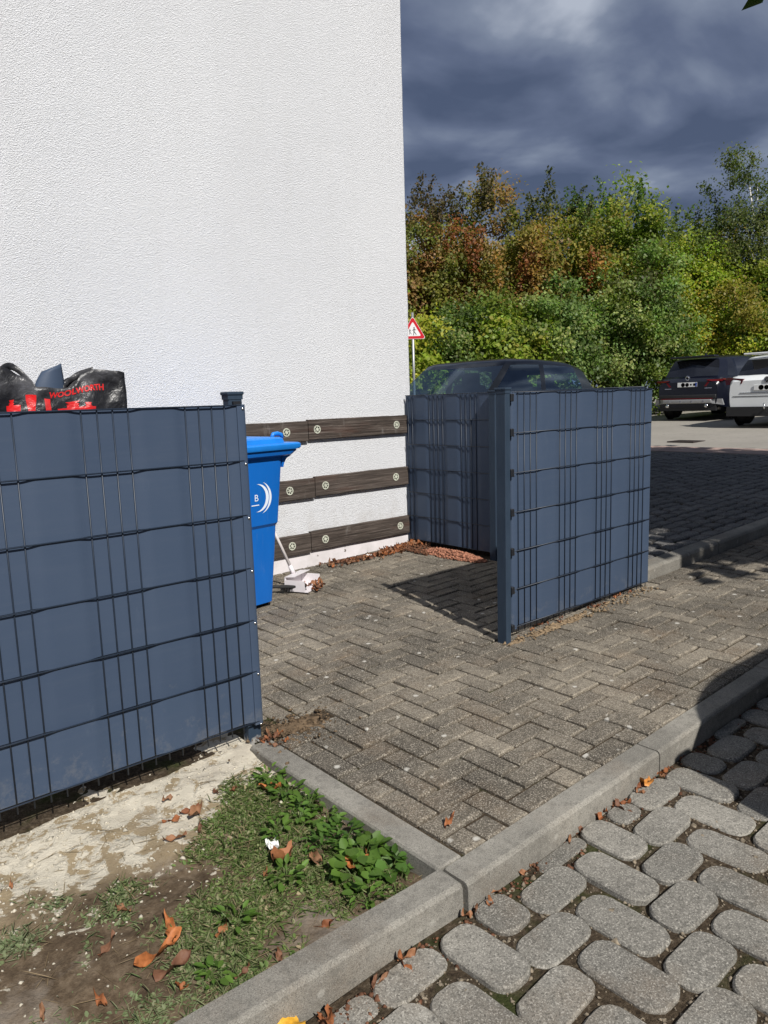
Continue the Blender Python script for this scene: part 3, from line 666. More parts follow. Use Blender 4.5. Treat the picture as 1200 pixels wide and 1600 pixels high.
def bag():
    zb = gz(.97)+1.066; b = thing('shopping_bag', 'crumpled black carrier bag with red print above the left fence', 'bag', (0.925, 2.96, zb), R(-4))
    Wd, Dp = .46, .24
    def top(p):
        pts = [(0, .37), (.03, .385), (.07, .355), (.115, .315), (.16, .318), (.22, .318), (.26, .360), (.30, .372), (.38, .368), (.41, .362), (.45, .34), (.50, .355), (.56, .35), (.62, .36), (.72, .30), (.80, .33), (.90, .36), (.95, .34), (1, .37)]
        for (a, x), (c, y) in zip(pts, pts[1:]):
            if a <= p <= c: t = (p-a)/(c-a); t = t*t*(3-2*t); return x+(y-x)*t
        return .36
    def S(p, t):
        p = p % 1.0
        if p < .4: x, y = -Wd/2 + Wd*p/.4, -Dp/2
        elif p < .5: x, y = Wd/2, -Dp/2 + Dp*(p-.4)/.1
        elif p < .9: x, y = Wd/2 - Wd*(p-.5)/.4, Dp/2
        else: x, y = -Wd/2, Dp/2 - Dp*(p-.9)/.1
        z = top(p)*t; k = 1 - .06*t
        if .4 <= p <= .5 or p >= .9:   # gusset folds in
            q = (p-.4)/.1 if p < .6 else (p-.9)/.1; x *= 1 - .22*math.sin(math.pi*q)*t
        x *= 1-.03*t; y *= k
        d = mnoise.noise_vector(Vector((x*9+3, y*9, z*9)))*.017*(.3+t) + mnoise.noise_vector(Vector((x*26, y*26+5, z*26)))*.005
        return Vector((x+d.x*.6, y+d.y, z+d.z*.5*t))
    m = MB(); nu, nv = 110, 20; V = []; F = []
    for i in range(nu):
        for j in range(nv+1): V.append(S(i/nu, j/nv))
    for i in range(nu):
        for j in range(nv): a = i*(nv+1)+j; c = ((i+1) % nu)*(nv+1)+j; F.append((a, c, c+1, a+1))
    V.append(Vector((0, 0, .004))); ci = len(V)-1
    for i in range(nu): F.append((i*(nv+1), ci, ((i+1) % nu)*(nv+1)))
    m.add(V, F); o = m.build('bag_shell', 'bag_black', b, True)
    md = o.modifiers.new('thickness', 'SOLIDIFY'); md.thickness = .0015; md.offset = 1.0
    def on(p, z, off=.0035):
        t = z/top(p); q = S(p, t); e = 1e-3; n = (S(p+e, t)-q).cross(S(p, t+e)-q).normalized(); return q + n*off
    def patch(p0, p1, z0, z1, wob, name='print_patch', n=8):
        m = MB()
        def fn(u, v):
            pm = (p0+p1)/2; hw = (p1-p0)/2*(1+wob*mnoise.noise(Vector((v*4, p0*50, 0)))); return on(pm+hw*(2*u-1), z0+(z1-z0)*v)
        m.grid(n, 14, fn); m.build(name, 'bag_print', b, True)
    m = MB(); V, F = text_mesh('WOOLWORTH', .0285, .035); cu = []
    for x, y, _ in V: cu.append(on(.240+x*.4/.46, .298+y+x*.10, .004))
    m.add(cu, F); m.build('lettering', 'bag_print', b, fix=False)
    patch(.030, .066, .05, .252, .6); patch(.036, .050, .25, .272, .9); patch(.084, .112, .05, .285, .7); patch(.140, .158, .05, .276, .5); patch(.178, .292, .05, .240, .25, n=20); patch(.205, .240, .238, .262, .9); patch(.262, .278, .238, .254, .9); patch(.412, .442, .04, .335, .35)
    for p0, p1, hh in ((.012, .115, .045), (.20, .30, .012)):      # drooping strap handles
        A, B = S(p0, 1.0), S(p1, 1.0); m = MB()
        m.grid(16, 2, lambda u, v: (A.lerp(B, u) + Vector((0, .02+.05*math.sin(math.pi*u), hh*math.sin(math.pi*u) - .004 + (v-.5)*.026)))); o = m.build('strap', 'bag_black', b, True); o.modifiers.new('thickness', 'SOLIDIFY').thickness = .002
    # offcut of strip sticking out
    m = MB(); m.grid(10, 18, lambda u, v: ((-.115+.065*v**2.6) + u*((.045-.022*v)-(-.115+.065*v**2.6)), -.045 + .12*(u-.5)**2*(1-.5*v) + .02*v, .10 + .305*v - .03*(1-u)*v**3))
    o = m.build('plastic_offcut', 'pvc_strip', None, True); o.location = (0.925, 2.96, zb); md = o.modifiers.new('thickness', 'SOLIDIFY'); md.thickness = .002
    tag(o, 'grey curved plastic offcut sticking up out of the black carrier bag', 'plastic strip')
bag()

def dustpan():
    px, py = 2.765, 4.075; b = thing('dustpan', 'white long handled dustpan full of dry leaves beside the blue bin', 'dustpan', (px, py, gz(px)), R(27))
    wd, dp = .22, .17
    m = MB()   # tray: open towards -y
    m.box((0, 0, .008), (wd, dp, .006)); m.box((-wd/2, .01, .045), (.005, dp-.02, .075)); m.box((wd/2, .01, .045), (.005, dp-.02, .075)); m.box((0, dp/2-.003, .052), (wd, .006, .092))
    m.add([(-wd/2, dp/2, .098), (wd/2, dp/2, .098), (wd/2, dp/2-.075, .105), (-wd/2, dp/2-.075, .105), (-wd/2, dp/2, .102), (wd/2, dp/2, .102), (wd/2, dp/2-.075, .109), (-wd/2, dp/2-.075, .109)], [(0, 1, 2, 3), (4, 5, 6, 7), (0, 1, 5, 4), (2, 3, 7, 6), (1, 2, 6, 5), (0, 3, 7, 4)])
    m.build('pan', 'dustpan_white', b)
    inv = Matrix.Rotation(-R(27), 3, 'Z'); top = inv @ (Vector((2.525, 4.19, .66)) - Vector((px, py, gz(px)))); base = Vector((0.0, dp/2-.01, .10))
    m = MB(); m.tube([base, base.lerp(top, .12)], [.018, .013], 10); m.build('socket', 'dustpan_white', b, True)
    m = MB(); m.tube([base.lerp(top, .08), top], .0105, 10); m.build('handle', 'handle_white', b, True)
    br = thing('hand_brush', 'black hand brush lying between the dustpan and blue bin', 'brush', (2.66, 4.05, gz(2.66)), R(-38))
    m = MB(); m.bbox((0, 0, .045), (.18, .035, .018), .006); m.tube([(-.09, 0, .045), (-.2, 0, .050)], [.012, .010], 8); m.build('handle', 'brush_black', br)
    m = MB()
    for k in range(60): x = -.085+.17*random.random(); y = random.uniform(-.013, .013); m.tube([(x, y, .04), (x+random.gauss(0, .006), y+random.gauss(0, .006), .003)], .0016, 3)
    m.build('bristles', 'brush_black', br)
dustpan()

# ---------------------------------------------------------------- dry leaves and litter
def leaf_mesh(l, wd, curl, fold, seed, mat):
    r = random.Random(seed); m = MB(); k = r.uniform(-.6, .6)
    def fn(u, v):
        s = max(0.0, math.sin(math.pi*u**.8))**.8; w_ = wd/2*s*(1+.14*math.sin(u*23+seed)); t = 2*v-1
        x = l*(u-.5); y = t*w_ + k*.3*l*(u-.5)**2; z = abs(t)**1.3*w_*fold + curl*l*(u-.5)**2 + .012*math.sin(u*9+seed)*t + .004
        z += l*.06*mnoise.noise(Vector((u*5, v*4, seed*1.7))) + l*.03*mnoise.noise(Vector((u*13, v*9, seed*1.7))) + .1*l*k*(u-.5)*t
        return (x*(1-abs(curl)*.25), y*(1-.3*fold), z)
    m.grid(12, 6, fn); return m.mesh('dry_leaf', mat, True)
def litter():
    gl = soil_h
    special = [
        ((0.63, 1.640), .165, .034, 15, .45, .35, 'orange_leaf', 'big curled orange dry leaf on the weedy soil left of the kerb'),
        ((0.685, 1.69), .13, .032, 75, .5, .4, 'orange_leaf', 'upright curled orange leaf crossing the big one on the soil'),
        ((0.64, 1.57), .12, .045, 5, .4, .4, 'dry_leaf', 'brown crumpled leaf just below the big orange leaf'),
        ((2.215, 1.235), .085, .055, 20, .5, .2, 'amber_leaf', 'bright orange yellow leaf against the kerb beside the oval stones'),
        ((0.76, 1.255), .10, .070, 60, .3, .2, 'yellow_leaf', 'yellow leaf at the kerb foot, bottom edge of the picture'),
        ((1.12, 1.66), .11, .04, 70, .5, .5, 'dry_leaf', 'long pale brown leaf standing among the weeds by the kerb'),
        ((1.05, 1.72), .12, .075, 20, 1.0, .8, 'dry_leaf', 'dark red curled leaf in the weeds beside the white scrap'),
        ((1.19, 1.56), .10, .05, -20, .6, .5, 'orange_leaf', 'small orange leaf among round weed leaves near the kerb corner'),
        ((0.97, 2.12), .11, .04, 35, .9, .6, 'dry_leaf', 'brown curled leaf lying on the pale dried mortar'),
        ((1.22, 2.06), .10, .05, -50, .8, .6, 'orange_leaf', 'red brown leaf under the first weeds near the fence post'),
        ((1.49, 1.475), .085, .022, 25, .3, .3, 'dry_leaf', 'thin red brown leaf lying on the pavers by the kerb corner')]
    for (x, y), l, wd, a, cu, fo, mt, lab in special:
        z = soil_h(x, y)+.012 if (x < 1.3 and y > 1.345) else (gz(x)+.003 if y > 1.335 else gz(x)-.072)
        o = link('dry_leaf', leaf_mesh(l, wd, cu, fo, int(x*100), mt), None, (x, y, z), (random.uniform(-.2, .2), random.uniform(-.2, .2), R(a))); tag(o, lab, 'leaf', 'dry leaves')
    ms = [leaf_mesh(random.uniform(.06, .11), random.uniform(.018, .034), random.uniform(.2, .8), random.uniform(.15, .55), k, 'dry_leaf') for k in range(10)]
    def scat(n, fx, lab, grp, zf, sc=(.6, 1.0)):
        for _ in range(n):
            x, y = fx(); o = link('dry_leaf', random.choice(ms), None, (x, y, zf(x, y)), (random.uniform(-.5, .5), random.uniform(-.5, .5), random.uniform(0, 6.3)))
            s = random.uniform(*sc); o.scale = (s, s, s); tag(o, lab, 'leaf', grp)
    scat(20, lambda: (random.uniform(.35, 1.28), random.uniform(1.42, 2.3)), 'small brown dry leaf lying in the weedy soil bed', 'dry leaves in the soil bed', lambda x, y: soil_h(x, y)+.006, (.5, .9))
    scat(24, lambda: (random.uniform(.7, 2.35), 1.243-abs(random.gauss(0, .012))), 'brown dry leaf in the gutter along the kerb foot', 'dry leaves along the kerb foot', lambda x, y: gz(x)-.076, (.4, .8))
    def pile():
        t = random.random(); return (3.25+.95*t + random.gauss(0, .03), 4.53-abs(random.gauss(0, .07))-.10*max(0, math.sin(t*4)))
    scat(85, pile, 'reddish dry leaf in the drift along the wall foot', 'dry leaf drift at the wall foot', lambda x, y: gz(x)+random.uniform(.003, .02), (.7, 1.3))
    scat(16, lambda: (2.80+random.gauss(0, .045), 3.985+random.gauss(0, .035)), 'orange dry leaf spilling out of the white dustpan', 'dry leaves in the dustpan', lambda x, y: gz(x)+random.uniform(.012, .05), (.7, 1.1))
    scat(9, lambda: (1.40+random.gauss(0, .03), 2.33+random.gauss(0, .035)), 'small brown leaf gathered at the left fence post foot', 'dry leaves at the fence post', lambda x, y: gz(x)+.008, (.5, .8))
    scat(14, lambda: (random.uniform(2.9, 4.15), 2.37+random.gauss(0, .02)), 'dry leaf caught under the sunlit right fence panel', 'dry leaves under the right fence', lambda x, y: gz(x)+.006, (.4, .7))
    # white scraps
    for (x, y, a, lab) in ((3.62, 4.42, .3, 'crumpled white paper scrap on the leaf drift by the wall'), (1.06, 1.80, 1.2, 'white plastic scrap lying among the green weeds')):
        m = MB(); m.grid(7, 7, lambda u, v: ((u-.5)*.055, (v-.5)*.035, .014+.018*mnoise.noise(Vector((u*4, v*4, a*7))))); o = m.build('paper_scrap', 'paper_white', None); z = gz(x)+.012 if x > 1.5 else soil_h(x, y)+.004
        o.location = (x, y, z); o.rotation_euler = (.1, .1, a); tag(o, lab, 'scrap')
    # crumbs, pebbles: uncountable
    def crumbs(name, mat, n, fx, size, label, cat):
        V = np.zeros((n*6, 3)); base = np.array([(1, 0, 0), (-1, 0, 0), (0, 1, 0), (0, -1, 0), (0, 0, .7), (0, 0, -.7)]); F = []
        fc = [(0, 2, 4), (2, 1, 4), (1, 3, 4), (3, 0, 4), (2, 0, 5), (1, 2, 5), (3, 1, 5), (0, 3, 5)]
        for i in range(n):
            x, y, z = fx(); s = size*random.lognormvariate(0, .45); a = random.random()*6.3; ca, sa = math.cos(a), math.sin(a)
            b = base*np.array([s, s*random.uniform(.6, 1), s*random.uniform(.5, .9)]) + rng.normal(0, s*.15, (6, 3))
            V[i*6:i*6+6] = np.stack([b[:, 0]*ca-b[:, 1]*sa+x, b[:, 0]*sa+b[:, 1]*ca+y, b[:, 2]+z], 1); F += [(p+i*6, q+i*6, r_+i*6) for p, q, r_ in fc]
        o = link(name, raw_mesh(name, V, np.array(F), mat)); tag(o, label, cat, kind='stuff')
    crumbs('joint_pebbles', 'pebble', 14000, lambda: (lambda x, y: (x, y, gz(x)-.085))(random.uniform(.5, 4.2), random.uniform(.1, 1.24)), .0045, 'fine gravel filling the joints between the oval stones', 'gravel')
    crumbs('joint_litter', 'litter', 800, lambda: (lambda x, y: (x, y, gz(x)-.083))(random.uniform(.5, 3.6), 1.245-abs(random.gauss(0, .05))), .006, 'crushed leaf crumbs in the joints near the kerb', 'litter')
    crumbs('mortar_crumbs', 'sand', 420, lambda: (lambda x: (x, 2.372-abs(random.gauss(0, .04)), gz(x)+.002))(random.uniform(2.8, 4.2)), .006, 'pale mortar crumbs along the foot of the right fence', 'mortar')
    crumbs('post_crumbs', 'dirt', 500, lambda: (lambda x, y: (x, y, gz(x)+.002))(1.52+random.gauss(0, .09), 2.37+random.gauss(0, .07)), .005, 'dirt crumbs around the gap of missing pavers near the left post', 'dirt')
    crumbs('soil_pebbles', 'mortar', 1300, lambda: (lambda x, y: (x, y, soil_h(x, y)+.001))(random.uniform(.3, 1.3), random.triangular(1.6, 2.5, 2.45)), .0036, 'pale mortar pebbles scattered over the soil bed', 'mortar')
    def heap():
        a = random.random()*6.3; r_ = math.sqrt(random.random()); x = 4.07+.09*r_*math.cos(a); y = 3.93+.34*r_*math.sin(a); return (x, y, gz(x)+.045*(1-r_**2)*random.uniform(.6, 1)+.003)
    crumbs('red_gravel', 'red_gravel', 2600, heap, .007, 'heap of red gravel at the foot of the shaded back fence', 'gravel')
    crumbs('wall_debris', 'litter', 900, lambda: (lambda t: (3.3+.9*t+random.gauss(0, .03), 4.52-abs(random.gauss(0, .06)), gz(3.8)+.004))(random.random()), .007, 'leaf debris along the foot of the white wall', 'litter')
    crumbs('corner_debris', 'litter', 700, lambda: (random.uniform(3.95, 4.18), random.uniform(4.1, 4.56), gz(4.1)+random.uniform(0, .02)), .008, 'brown debris in the corner between wall and back fence', 'litter')
    # sand washed over pavers next to the left post and right post
    def mound(name, cx, cy, rx, ry, h, mat, lab):
        m = MB()
        def fn(u, v):
            a = 2*math.pi*u; rr = v*(1+.5*mnoise.noise(Vector((math.cos(a)*1.5, math.sin(a)*1.5, cx)))+.35*mnoise.noise(Vector((math.cos(a)*5, math.sin(a)*5, cx)))); x = cx+rx*rr*math.cos(a); y = cy+ry*rr*math.sin(a)
            return (x, y, gz(x)-.004+h*(1-v**2)+.004*mnoise.noise(Vector((x*40, y*40, 0))))
        m.grid(72, 12, fn); o = m.build(name, mat, None, True); tag(o, lab, 'sand', kind='stuff')
    mound('sand_patch', 1.54, 2.37, .12, .085, .008, 'dirt', 'sandy soil in the gap of missing pavers near the left post')
    mound('mortar_patch', 2.87, 2.34, .055, .03, .008, 'sand', 'crumbling mortar at the foot of the right post')
    mound('mortar_patch', 3.25, 2.345, .30, .030, .005, 'sand', 'crumbling mortar below the right fence')
litter()

# ---------------------------------------------------------------- weeds and grass
def leaf_quads(C, D, Nn, l, wd, tint, name, mat, bend=0.15):
    # C centre of the leaf base, D direction, Nn normal (n,3); l, wd (n,). Six-vertex pointed leaves
    D = D/np.linalg.norm(D, axis=1, keepdims=True); S = np.cross(D, Nn); S /= np.linalg.norm(S, axis=1, keepdims=True)+1e-9; Nn = np.cross(S, D)
    l = l[:, None]; wd = wd[:, None]; n = len(C)
    P = [C, C+D*l*.35+S*wd*.5+Nn*wd*.12, C+D*l*.75+S*wd*.38+Nn*(wd*.1-l*bend*.5), C+D*l-Nn*l*bend, C+D*l*.75-S*wd*.38+Nn*(wd*.1-l*bend*.5), C+D*l*.35-S*wd*.5+Nn*wd*.12]
    V = np.stack(P, 1).reshape(-1, 3); b = np.arange(n)[:, None]*6; F = np.concatenate([b+np.array([[0, 1, 2, 3]]), b+np.array([[0, 3, 4, 5]])], 0)
    return raw_mesh(name, V, F, mat, np.repeat(tint, 6, 0))
def leaf_flat(C, D, Nn, l, wd, tint, name, mat):
    D = D/np.linalg.norm(D, axis=1, keepdims=True); S = np.cross(D, Nn); S /= np.linalg.norm(S, axis=1, keepdims=True)+1e-9; Nn = np.cross(S, D); l = l[:, None]; wd = wd[:, None]; n = len(C)
    V = np.stack([C, C+D*l*.45+S*wd*.5+Nn*wd*.1, C+D*l-Nn*l*.1, C+D*l*.45-S*wd*.5+Nn*wd*.1], 1).reshape(-1, 3); F = np.arange(n)[:, None]*4+np.array([[0, 1, 2, 3]])
    return raw_mesh(name, V, F, mat, np.repeat(tint, 4, 0))
def rand_unit(n): v = rng.normal(size=(n, 3)); return v/np.linalg.norm(v, axis=1, keepdims=True)
def weeds():
    # flattened grass and clover in patches
    xs = rng.uniform(.20, 1.29, 75000); ys = rng.uniform(1.36, 2.33, 75000)
    den = np.array([mnoise.noise(Vector((x*3.2+7, y*3.2, 0))) + .5*mnoise.noise(Vector((x*9, y*9, 4))) for x, y in zip(xs, ys)])
    right = np.clip((xs-.15)/1.0, 0, 1); nearfence = np.clip((ys - (1.92 + .24*np.clip((xs-.75)/.5, 0, 1)))/.16, 0, 1)
    keep = (1.7*den + .55*right - 1.5*nearfence - .30 + rng.normal(0, .22, len(xs))) > 0.02
    xs, ys = xs[keep][:24000], ys[keep][:24000]; n = len(xs); zs = np.array([soil_h(x, y) for x, y in zip(xs, ys)])
    C = np.stack([xs, ys, zs], 1); D = rand_unit(n); D[:, 2] = np.abs(D[:, 2])*.55+.06; Nn = np.tile([0, 0, 1.], (n, 1))+rng.normal(0, .4, (n, 3))
    blade = rng.random(n) < .55; l = np.where(blade, rng.uniform(.014, .040, n), rng.uniform(.007, .017, n)); wd = np.where(blade, rng.uniform(.0012, .0024, n), l*.6)
    pal = np.array([(.085, .135, .034), (.115, .165, .045), (.160, .185, .075), (.21, .205, .11), (.27, .22, .13)]); t = pal[rng.choice(5, n, p=[.24, .28, .24, .14, .10])]*rng.uniform(.75, 1.2, (n, 1)); lf = np.clip((.85-xs)/.4, 0, 1)[:, None]; t = t*1.25; t = t*(1-lf*.6) + np.array([.20, .23, .14])*lf*.6
    o = link('grass', leaf_quads(C, D, Nn, l, wd, t, 'grass', 'grass', .25)); tag(o, 'short patchy grass and clover on the soil bed', 'grass', kind='stuff')
    # straw-like dry stalks
    n = 260; xs = rng.uniform(.2, 1.25, n); ys = rng.uniform(1.4, 2.25, n); C = np.stack([xs, ys, [soil_h(x, y)+.006 for x, y in zip(xs, ys)]], 1); D = rng.normal(size=(n, 3)); D[:, 2] *= .12
    o = link('dry_stalks', leaf_quads(C, D, np.tile([0, 0, 1.], (n, 1)), rng.uniform(.03, .10, n), rng.uniform(.001, .002, n), np.tile([.30, .22, .13], (n, 1))*rng.uniform(.6, 1.2, (n, 1)), 'dry_stalks', 'grass', .05)); tag(o, 'dry straw stalks lying on the soil bed', 'straw', kind='stuff')
    # single weed plants
    spots = [(1.265, 2.13, .045, 22, 'upright light green weed at the edging nearest the fence post'), (1.245, 2.00, .05, 26, 'leafy weed against the edging, second from the fence post'), (1.262, 1.90, .045, 24, 'weed hugging the edging with orange leaf beside it'), (1.20, 1.86, .04, 20, 'low weed set a little off the edging in mid bed'), (1.265, 1.79, .05, 30, 'dense weed at the middle of the edging'),
             (1.255, 1.69, .055, 34, 'broad dark green weed at the edging near the kerb'), (1.24, 1.58, .06, 36, 'largest round leaved weed near the kerb corner'), (1.275, 1.50, .055, 30, 'dark green round leaved weed in the kerb corner'), (1.17, 1.54, .05, 26, 'round leaved weed left of the kerb corner plants'), (1.10, 1.84, .035, 18, 'pale weed tuft near the white scrap'), (1.02, 1.66, .045, 18, 'spreading weed with notched leaves near the curled red leaf'), (1.14, 1.44, .045, 18, 'small weed growing right behind the kerb'), (.82, 1.60, .04, 14, 'weed with one larger leaf near the big orange leaf'), (1.18, 1.70, .05, 24, 'bright weed between the edging and dark red leaf'), (.70, 1.48, .035, 14, 'small grey green weed at the lower left of the bed')]
    for k, (x, y, r_, n, lab) in enumerate(spots):
        z = soil_h(x, y); p = thing('weed_plant', lab, 'weed', (x, y, z), 0, 'weeds in the soil bed'); n = int(n*1.5)
        a = rng.uniform(0, 6.28, n); rad = r_*np.sqrt(rng.random(n)); C = np.stack([np.cos(a)*rad, np.sin(a)*rad, .012+rng.random(n)*.055*(1-rad/r_*.6)], 1)
        D = np.stack([np.cos(a), np.sin(a), rng.uniform(-.1, .6, n)], 1)+rng.normal(0, .3, (n, 3)); Nn = np.tile([0, 0, 1.], (n, 1))+rng.normal(0, .25, (n, 3))
        l = rng.uniform(.018, .040, n)*(1.15 if 'round' in lab else .95); wd = l*(.85 if 'round' in lab else .5); base = np.array((.105, .195, .036) if 'dark' not in lab else (.080, .165, .032)); t = base*rng.uniform(.7, 1.45, (n, 1)) + rng.random((n, 1))*np.array([[.02, .02, 0]])
        link('leaves', leaf_quads(C, D, Nn, l, wd, t, 'leaves', 'foliage', .15), p)
        m = MB()
        for q in range(0, n, 3): m.tube([(0, 0, -.01), tuple(C[q]*.6), tuple(C[q])], [.0016, .0013, .001], 4)
        m.build('stems', 'bark', p); p.children[-1].data.materials[0] = MAT['weed_stem'] if 'weed_stem' in MAT else plain('weed_stem', (.08, .12, .03), .6)
weeds()

# ---------------------------------------------------------------- trees
def lobes(k, seed):
    r = np.random.default_rng(seed); return r.normal(size=(k, 3)), r.uniform(2, 5, k), r.uniform(0, 6.3, k)
def crown_mesh(name, rad, nclump, per, leaf, clump_r, pal, seed, accents=(), sprigs=(), droop=0.0, flat=0.0):
    r = np.random.default_rng(seed); rad = np.array(rad)
    d = r.normal(size=(nclump, 3)); d /= np.linalg.norm(d, axis=1, keepdims=True)
    A, fr, ph = lobes(6, seed); s = 1 + .22*sum(np.sin((d@a)*f*.6+p) for a, f, p in zip(A, fr, ph))/2.2
    rr = r.random(nclump)**(1/2.6); cc = d*rad*(rr*s)[:, None]
    cc[:, 2] = np.where(cc[:, 2] < 0, cc[:, 2]*(1-flat*.3), cc[:, 2])
    cr = clump_r*r.uniform(.6, 1.3, nclump); ccol = pal[r.integers(0, len(pal), nclump)]*r.uniform(.78, 1.22, (nclump, 1))
    for (ax, ay, az, ar, c) in accents:
        m = np.linalg.norm(cc-np.array([ax, ay, az]), axis=1) < ar; ccol[m] = np.array(c)*r.uniform(.65, 1.3, (m.sum(), 1))
    pc = [cc]; pr_ = [cr]; pcol = [ccol]; pn = [np.full(nclump, per)]
    for (sx, sy, sz, dx, dy, dz, ln, c) in sprigs:
        k = int(ln/.14)+2; t = np.linspace(0, 1, k)[:, None]; D = np.array([dx, dy, dz]); D = D/np.linalg.norm(D)
        pc.append(np.array([sx, sy, sz])+D*ln*t + np.array([0, 0, -droop])*t*t); pr_.append(.16*(1-.65*t[:, 0])+.03); pcol.append(np.tile(c, (k, 1))*r.uniform(.8, 1.2, (k, 1))); pn.append(np.maximum(5, (per*.16*(1-.7*t[:, 0])).astype(int)))
    cc = np.concatenate(pc); cr = np.concatenate(pr_); ccol = np.concatenate(pcol); pn = np.concatenate(pn)
    idx = np.repeat(np.arange(len(cc)), pn); n = len(idx)
    off = r.normal(size=(n, 3))*cr[idx][:, None]*np.array([.62, .62, .48]); C = cc[idx]+off
    out = C/rad; out /= np.linalg.norm(out, axis=1, keepdims=True)+1e-6
    Nn = r.normal(size=(n, 3))*.55 + out*.40 + np.array([-.12, -.45, .62]); D = r.normal(size=(n, 3)) + out*.4 + np.array([0, 0, -.35-droop])
    l = leaf*1.12*r.uniform(.6, 1.4, n); t = ccol[idx]*r.uniform(.8, 1.22, (n, 1))*np.array([1, 1, 1])*(1+r.normal(0, .06, (n, 3))); t = np.clip(t, .003, .9)
    return leaf_flat(C, D, Nn, l, l*.68, t, name, 'foliage'), cc
def tree(name, label, x, y, h, rad, cz, seed, pal, trunk=.12, nclump=150, per=95, leaf=.12, clump_r=.38, accents=(), sprigs=(), group=None, bark='bark', lean=(0, 0), multi=1, droop=0.0, limbs=9, cat='tree'):
    z0 = gz(x); t = thing(name, label, cat, (x, y, z0-.02), 0, group)
    me, cc = crown_mesh('crown', rad, nclump, per, leaf, clump_r, np.array(pal), seed, accents, sprigs, droop)
    link('crown', me, t, (lean[0], lean[1], cz)); r = random.Random(seed)
    for q in range(multi):
        a = r.random()*6.3; bx, by = (.25*math.cos(a), .25*math.sin(a)) if multi > 1 else (0, 0); m = MB()
        tx, ty = lean[0]+bx*3*r.random(), lean[1]+by*3*r.random(); pts = []; rs = []
        for k in range(8):
            f = k/7; pts.append((bx+(tx-bx)*f+.05*math.sin(k*1.9+seed), by+(ty-by)*f+.05*math.cos(k*2.3+seed), h*.93*f)); rs.append(trunk*(1-.85*f)*(1.25 if k == 0 else 1)/(1.6 if multi > 1 else 1))
        m.tube(pts, rs, 8); m.build('trunk', bark, t, True)
    m = MB()
    for k in range(limbs):
        c = cc[r.randrange(min(len(cc), nclump))]; e = Vector((lean[0]+c[0], lean[1]+c[1], cz+c[2])); f = max(.12, min(.75, (e.z-h*.2)/h)); s = Vector((lean[0]*f, lean[1]*f, h*.93*f*.85)); mid = s.lerp(e, .5)+Vector((0, 0, .12*h*.3))
        m.tube([s, mid, e], [trunk*.42*(1-f*.6), trunk*.25*(1-f*.6), .012], 6)
    m.build('limbs', bark, t, True); return t
OLIVE = [(0.206, 0.205, 0.037), (0.275, 0.228, 0.047), (0.166, 0.172, 0.034), (0.345, 0.24, 0.06)]
BROWN = [(0.275, 0.193, 0.068), (0.24, 0.221, 0.056), (0.347, 0.193, 0.074), (0.179, 0.193, 0.048), (0.384, 0.221, 0.087)]
GREEN = [(0.187, 0.25, 0.038), (0.267, 0.316, 0.043), (0.159, 0.207, 0.035), (0.329, 0.337, 0.058)]
BLUEG = [(0.162, 0.235, 0.067), (0.204, 0.298, 0.077), (0.13, 0.188, 0.055), (0.318, 0.36, 0.121)]
YELL = [(0.309, 0.361, 0.04), (0.382, 0.382, 0.046), (0.238, 0.309, 0.038), (0.454, 0.372, 0.046)]
DARK = [(0.073, 0.109, 0.027), (0.087, 0.131, 0.033), (0.111, 0.142, 0.033)]
RED = (.26, .10, .035); ORG = (.32, .18, .040)
